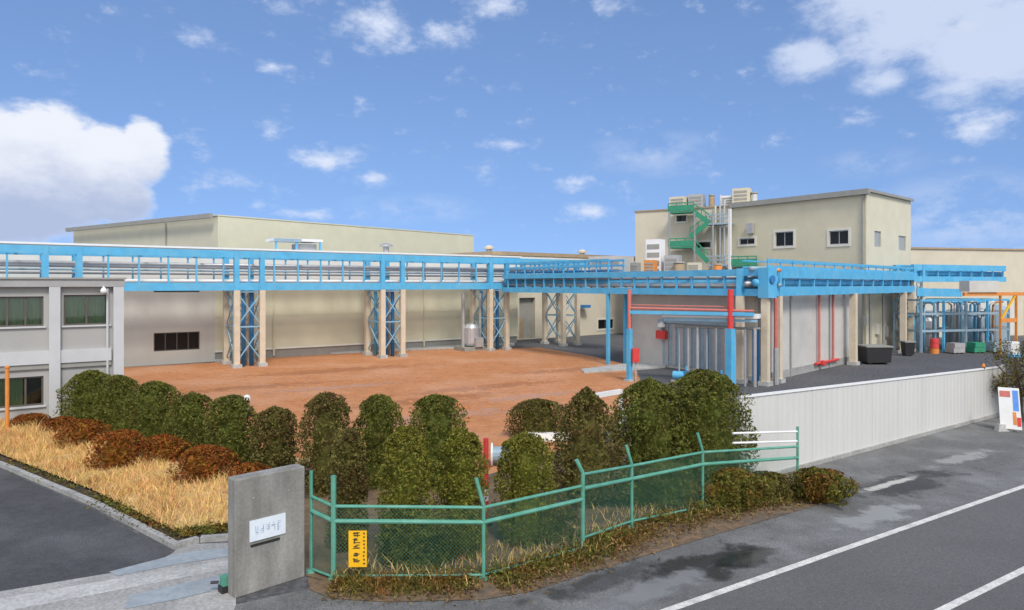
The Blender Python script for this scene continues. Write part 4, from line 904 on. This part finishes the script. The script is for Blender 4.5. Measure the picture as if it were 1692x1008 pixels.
# black skip
q = GP(1445, 601); o = thing('skip', q, 'black open waste skip standing by the beige building corner', 'skip')
hh = 1.3; m = MB(); m.hexa([q + Vector(v) for v in ((-.88, -.68, .15), (.88, -.68, .15), (.88, .68, .15), (-.88, .68, .15))], [q + Vector(v) for v in ((-.95, -.75, hh), (.95, -.75, hh), (.95, .75, hh), (-.95, .75, hh))]); m.build('body', BLACK, o)
m = MB(); m.cbox(q, 2.0, 1.6, hh, hh + .1); m.build('rim', EAVE, o)
for k in (-.6, .6): m = MB(); m.tube([q + Vector((k, -.5, .14)), q + Vector((k, .5, .14))], .13, 10); m.build('wheel', BLACK, o)
q = GP(1500, 588); o = thing('waste_bin', q, 'tall dark wheeled bin left of the rack column by the tank area', 'bin')
m = MB(); m.hexa([q + Vector(v) for v in ((-.35, -.3, .1), (.35, -.3, .1), (.35, .3, .1), (-.35, .3, .1))], [q + Vector(v) for v in ((-.42, -.4, 1.15), (.42, -.4, 1.15), (.42, .4, 1.15), (-.42, .4, 1.15))]); m.build('body', BLACK, o)
m = MB(); m.cbox(q, .92, .9, 1.15, 1.25); m.build('lid', EAVE, o)
for k in (-.28, .28): m = MB(); m.tube([q + Vector((k - .04, .1, .12)), q + Vector((k + .04, .1, .12))], .12, 10); m.build('wheel', BLACK, o)

# right far hall and tank area
fa = Vector(((1500 - CX) / F * 78, 78, 0)); fd = Vector((.97, .24, 0)).normalized(); fq = Vector((-fd.y, fd.x, 0)); zf = HT(409, 79)
fh = thing('far_hall', fa, 'flat roofed buff hall behind the tank area at the right', 'building')
m = MB(); m.obox(fa, fd * 32, fq * 14, 0, zf - .2); m.build('wall', WESTW, fh)
m = MB(); m.obox(fa - fq * .15 - fd * .15, fd * 32.3, fq * 14.3, zf - .2, zf); m.build('roof', BROWNE, fh)
m = MB()
for k in range(5): m.obox(fa + fd * (2 + k * 3.6) - fq * .05, fd * 2.2, fq * .048, .1, 4.2)
m.build('roller_door', GREYW, fh)
ef = GP(1560, 583); fx = Vector((.97, .24, 0)).normalized(); fy = Vector((-fx.y, fx.x, 0))
eq = thing('equipment_frame', ef, 'light blue steel frame full of pipes at the tank area', 'frame')
X0 = GP(1522, 583)
for i in range(5):
    for j in (0, 1):
        q = X0 + fx * (i * 2.4) + fy * (j * 3.0); m = MB(); m.beam(q, q + Z * 4.6, .18); m.build('column', BLUE if i % 2 else PBLU, eq)
for z in (1.9, 3.4, 4.6):
    for j in (0, 1): m = MB(); m.beam(X0 + fy * 3 * j + Z * z, X0 + fy * 3 * j + fx * 9.6 + Z * z, .16, .2); m.build('beam', PBLU if z < 4 else BLUE, eq)
    for i in range(5): m = MB(); m.beam(X0 + fx * i * 2.4 + Z * (z + .01), X0 + fx * i * 2.4 + fy * 3 + Z * (z + .01), .12, .15); m.build('beam', PBLU, eq)
rr = random.Random(5)
for k in range(40):
    q = X0 + fx * rr.uniform(.3, 9.3) + fy * rr.uniform(.2, 2.8); z1_ = rr.choice((1.7, 3.2, 4.4, 4.4)); q2 = q + fx * rr.uniform(-1.5, 1.5)
    m = MB(); m.tube([q, q + Z * (z1_ - .3), q + Z * z1_ + (q2 - q) * .3, q2 + Z * z1_], rr.choice((.06, .09, .12)), 8); m.build('pipe', rr.choice((PIPE, SILV, PBLU, BLUE, BLUE, PALEB, PALEB, WHITE, ORNG)), eq, smooth=True)
for px, base, rad, hh, mt, lab in ((1540, 577, .8, 2.6, SILV, 'slim silver tank at the rack end of the tank area'), (1590, 576, 1.1, 3.3, PBLU, 'blue grey tall tank in the middle of the tank area'), (1622, 575, .9, 2.8, SILV, 'silver tank right of the blue grey tank'), (1656, 574, 1.0, 3.6, PBLU, 'blue grey tank nearest the orange girder end')):
    q = GP(px, base) + fy * .6; o = thing('storage_tank', q, lab, 'tank', 'tanks in the tank area')
    m = MB(); m.lathe(q, [(rad, .3), (rad, hh), (rad * .7, hh + .3), (.1, hh + .45)], 20); m.build('shell', mt, o)
    m = MB(); m.lathe(q, [(rad + .15, 0), (rad + .15, .3)], 20); m.build('plinth', CONC, o)
    m = MB(); m.lathe(q + Z * hh * .55, [(rad + .03, 0), (rad + .03, .12)], 20); m.build('band', EAVE, o)
    m = MB(); m.tube([q + Z * (hh + .4), q + Z * (hh + .9), q + fx * .8 + Z * (hh + .9)], .08, 8); m.build('pipe', PIPE, o)
q = GP(1544, 584); o = thing('drum', q, 'red drum with orange foot standing in front of the tank area', 'drum')
m = MB(); m.lathe(q, [(.33, .45), (.35, .5), (.33, .9), (.35, .95), (.33, 1.3)], 16); m.build('shell', RED, o); m = MB(); m.lathe(q, [(.36, 0), (.36, .44)], 16); m.build('stand', ORNG, o)
ga = Vector(((1592 - CX) / F * 59, 59, 0)); o = thing('gantry', ga, 'orange girder gantry with white hoist box at the right edge of the tank area', 'gantry')
L = 9.5
m = MB(); m.beam(ga + Z * HT(486, 59), ga + fx * L + Z * HT(486, 59), .22, .3); m.build('girder', ORNG, o)
m = MB(); m.obox(ga - fy * .3 + fx * .3, fx * 3.1, fy * 1.0, HT(482, 59), HT(464, 59)); m.build('hoist_box', LGREY, o)
for k in (3.9, 5.6):
    q = ga + fx * k; m = MB(); m.beam(q, q + Z * (HT(486, 59) - .15), .17); m.build('leg', ORNG, o)
m = MB(); m.beam(ga + fx * 3.9 + Z * 2.9, ga + fx * 5.6 + Z * 2.9, .2, .35); m.build('tie', ORNG, o)
m = MB(); m.beam(ga + fx * 3.9 + Z * 2.9, ga + fx * 5.6 + Z * 5.2, .14); m.build('brace', YELL, o)
for px, y, mt, lab in ((1643, 582, PBLU, 'blue grey crate stack by the gantry leg'), (1612, 583, GREEN, 'green crate stack in front of the middle tanks'), (1578, 584, PIPE, 'grey crate stack next to the red drum')):
    q = GP(px, y); o = thing('crate_stack', q, lab, 'crates', 'crate stacks at the tank area')
    for k in range(2): m = MB(); m.cbox(q + fx * .06 * k, 1.2 - .1 * k, .9, .1 + k * .42, .5 + k * .42, fx); m.build('crate', mt, o)
    m = MB()
    for k in (-.45, 0, .45): m.cbox(q + fx * k, .12, .9, 0, .095, fx)
    m.build('pallet', BARK, o)
q = GP(1673, 592); o = thing('control_cabinet', q, 'white control cabinet with blue base by the tree at the right', 'cabinet')
m = MB(); m.cbox(q, .8, .5, .35, 1.35, fx); c = m.build('body', WHITE, o); m = MB(); m.cbox(q, .9, .6, 0, .345, fx); m.build('base', BLUE, o)
m = MB(); m.cbox(q - fy * .26, .66, .02, .45, 1.25, fx); m.build('door', PANEL, c)

# ------------------------------------------------------------------ camera, sun, sky
cd = bpy.data.cameras.new('camera'); cam = bpy.data.objects.new('camera', cd); COL.objects.link(cam); S.camera = cam
cam.location = (0, 0, H); cam.rotation_euler = (R(90), 0, 0); cd.sensor_width = 36; cd.lens = 36 * F / 1692; cd.shift_y = -(504 - HY) / 1692; cd.clip_end = 5000
SUN = Vector((.30, -1.0, 0)).normalized(); EL = R(48)
sv = SUN * math.cos(EL) + Z * math.sin(EL)
sl = bpy.data.lights.new('sun', 'SUN'); sl.energy = 2.2; sl.angle = R(14); sl.color = (1, .95, .88)
so_ = bpy.data.objects.new('sun', sl); COL.objects.link(so_); so_.rotation_euler = sv.to_track_quat('Z', 'Y').to_euler(); so_.location = sv * 60

W = bpy.data.worlds.new('World'); S.world = W; W.use_nodes = True; W.cycles.sampling_method = 'MANUAL'; W.cycles.sample_map_resolution = 256; nt = W.node_tree; N = nt.nodes; Lk = nt.links
bg = N['Background']; bg.inputs['Strength'].default_value = .12
sky = N.new('ShaderNodeTexSky'); sky.sky_type = 'NISHITA'; sky.sun_disc = False; sky.sun_elevation = EL; sky.sun_rotation = math.atan2(SUN.x, SUN.y)
sky.air_density = 1.0; sky.dust_density = .6; sky.ozone_density = 2.0
tc = N.new('ShaderNodeTexCoord')
rm = N.new('ShaderNodeVectorMath'); rm.operation = 'MULTIPLY_ADD'; rm.inputs[1].default_value = (1, 1, .75); rm.inputs[2].default_value = (0, 0, .26); Lk.new(tc.outputs['Generated'], rm.inputs[0])
rn = N.new('ShaderNodeVectorMath'); rn.operation = 'NORMALIZE'; Lk.new(rm.outputs[0], rn.inputs[0]); Lk.new(rn.outputs[0], sky.inputs['Vector'])
sep = N.new('ShaderNodeSeparateXYZ'); Lk.new(tc.outputs['Generated'], sep.inputs[0])
def M(op, a, b=None, c=None, clamp=False):
    n = N.new('ShaderNodeMath'); n.operation = op; n.use_clamp = clamp
    for i, x in enumerate((a, b, c)):
        if x is None: continue
        if isinstance(x, (int, float)): n.inputs[i].default_value = x
        else: Lk.new(x, n.inputs[i])
    return n.outputs[0]
az = M('ARCTAN2', sep.outputs[0], sep.outputs[1]); el = M('ARCSINE', sep.outputs[2])
def ang(px, py): a = math.atan((px - CX) / F); return a, math.atan((HY - py) / F * math.cos(a))
def blob(px, py, rx, ry):
    a, e = ang(px, py); sx = F / math.cos(a) ** -2 if False else F; ra = rx / F * math.cos(a) ** 2; re = ry / F * math.cos(a)
    x = M('MULTIPLY', M('SUBTRACT', az, a), 1 / ra); y = M('MULTIPLY', M('SUBTRACT', el, e), 1 / re)
    d = M('ADD', M('MULTIPLY', x, x), M('MULTIPLY', y, y)); return M('SUBTRACT', 1, M('SQRT', d), clamp=False)
def union(bl):
    out = None
    for px, py, rx, ry, w in bl:
        v = M('MULTIPLY', M('MAXIMUM', blob(px, py, rx * 1.25, ry * 1.25), 0), w); out = v if out is None else M('MAXIMUM', out, v)
    return out
cv = N.new('ShaderNodeCombineXYZ'); Lk.new(az, cv.inputs[0]); Lk.new(M('MULTIPLY', el, 1.7), cv.inputs[1])
def fbm(sc, det, ro=.6, off=0):
    n = N.new('ShaderNodeTexNoise'); n.inputs['Scale'].default_value = sc; n.inputs['Detail'].default_value = det; n.inputs['Roughness'].default_value = ro
    if off:
        ad = N.new('ShaderNodeVectorMath'); ad.inputs[1].default_value = (off, off, off); Lk.new(cv.outputs[0], ad.inputs[0]); Lk.new(ad.outputs[0], n.inputs['Vector'])
    else: Lk.new(cv.outputs[0], n.inputs['Vector'])
    return n.outputs['Fac']
def sstep(v, lo, hi, top=1.0):
    m = N.new('ShaderNodeMapRange'); m.interpolation_type = 'SMOOTHSTEP'; m.inputs['From Min'].default_value = lo; m.inputs['From Max'].default_value = hi; m.inputs['To Max'].default_value = top
    Lk.new(v, m.inputs['Value']); return m.outputs[0]
n1_, n2_ = fbm(16, 6, .62), fbm(38, 5, .65, 3.7)
cum = union([(60, 250, 130, 75, 1), (30, 320, 190, 80, 1), (175, 255, 75, 50, 1), (235, 255, 45, 55, 1), (190, 320, 65, 55, .9), (-130, 300, 230, 130, 1)])
dc = M('ADD', M('MULTIPLY', cum, 1.5), M('MULTIPLY', M('SUBTRACT', fbm(20, 7, .6), .5), 1.1)); cumf = sstep(dc, .06, .5, .93)
wis = union([(620, 45, 80, 48, 1), (735, 60, 55, 28, .9), (812, 12, 60, 25, 1), (1000, 6, 34, 24, .8), (490, 18, 60, 26, .6), (322, 62, 40, 22, .75), (448, 110, 38, 20, .85),
             (540, 265, 80, 28, .95), (612, 296, 55, 20, .85), (385, 300, 80, 22, .55), (436, 340, 34, 24, .6), (500, 354, 75, 12, .8), (840, 238, 62, 14, .9), (798, 284, 45, 22, .6),
             (945, 302, 50, 20, .75), (1032, 302, 28, 14, .6), (980, 350, 55, 20, .85), (1405, 198, 55, 15, .7), (1620, 208, 80, 40, .8), (1585, 265, 36, 16, .6), (120, 372, 130, 14, .9), (440, 218, 34, 26, .5), (60, 386, 120, 10, .7)])
dw = M('ADD', wis, M('MULTIPLY', M('SUBTRACT', M('ADD', M('MULTIPLY', n1_, .55), M('MULTIPLY', n2_, .45)), .5), 2.4)); wisf = M('MULTIPLY', sstep(dw, .20, 1.15, .95), sstep(wis, 0, .12))
big = union([(1500, 40, 190, 80, .8), (1640, 70, 170, 95, .95), (1335, 95, 75, 42, .75), (1560, -20, 250, 70, 1), (1460, 130, 60, 30, .6), (1590, 140, 110, 40, .6)])
db = M('ADD', M('MULTIPLY', big, 1.4), M('MULTIPLY', M('SUBTRACT', M('ADD', M('MULTIPLY', n1_, .7), M('MULTIPLY', n2_, .3)), .5), 1.8)); bigf = M('MULTIPLY', sstep(db, .12, .85, .74), sstep(big, 0, .15))
veil = union([(1600, 355, 190, 65, .7), (1080, 255, 110, 35, .5), (680, 345, 110, 24, .45), (1440, 270, 90, 25, .4)])
vf = M('MULTIPLY', veil, M('MULTIPLY', sstep(n1_, .38, .68), .9))
# unseen bright cloud bank added behind the viewpoint for soft frontal fill
bank = sstep(M('ADD', M('MULTIPLY', sep.outputs[1], -1), M('MULTIPLY', M('SUBTRACT', n1_, .5), .6)), -.15, .35, .85)
alpha = M('MAXIMUM', bank, M('MAXIMUM', M('MAXIMUM', cumf, wisf), M('MAXIMUM', bigf, vf)))
def rgb(c): n = N.new('ShaderNodeRGB'); n.outputs[0].default_value = (*c, 1); return n.outputs[0]
def mix(f, a, b, mode='MIX'):
    n = N.new('ShaderNodeMix'); n.data_type = 'RGBA'; n.blend_type = mode
    for s, x in (('Factor', f), ('A', a), ('B', b)):
        if isinstance(x, (int, float)): n.inputs[s].default_value = x
        elif isinstance(x, tuple): n.inputs[s].default_value = (*x, 1)
        else: Lk.new(x, n.inputs[s])
    return n.outputs['Result']
k = 1 / .12
# cumulus shading put into its colour: greyer, bluer base under a bright top
a0, e0 = ang(100, 360); a1_, e1_ = ang(100, 225)
und = M('ADD', el, M('MULTIPLY', M('SUBTRACT', n1_, .5), .10))
lit = sstep(und, e0, e1_)
ccol = mix(lit, (.37 * k, .43 * k, .60 * k), (.76 * k, .78 * k, .83 * k))
ccol = mix(cumf, (.62 * k, .68 * k, .82 * k), ccol); ccol = mix(bank, ccol, (1.15 * k, 1.15 * k, 1.15 * k))
SKYMUL = (1.14, 1.22, 1.36)
skyc = mix(1.0, sky.outputs[0], SKYMUL, 'MULTIPLY')
Lk.new(mix(alpha, skyc, ccol), bg.inputs['Color'])

S.view_settings.view_transform = 'Standard'; S.view_settings.look = 'None'; S.view_settings.exposure = .27; S.view_settings.gamma = 1
S.cycles.max_bounces = 5; S.cycles.diffuse_bounces = 3; S.cycles.glossy_bounces = 2; S.cycles.transparent_max_bounces = 12; S.cycles.use_denoising = True
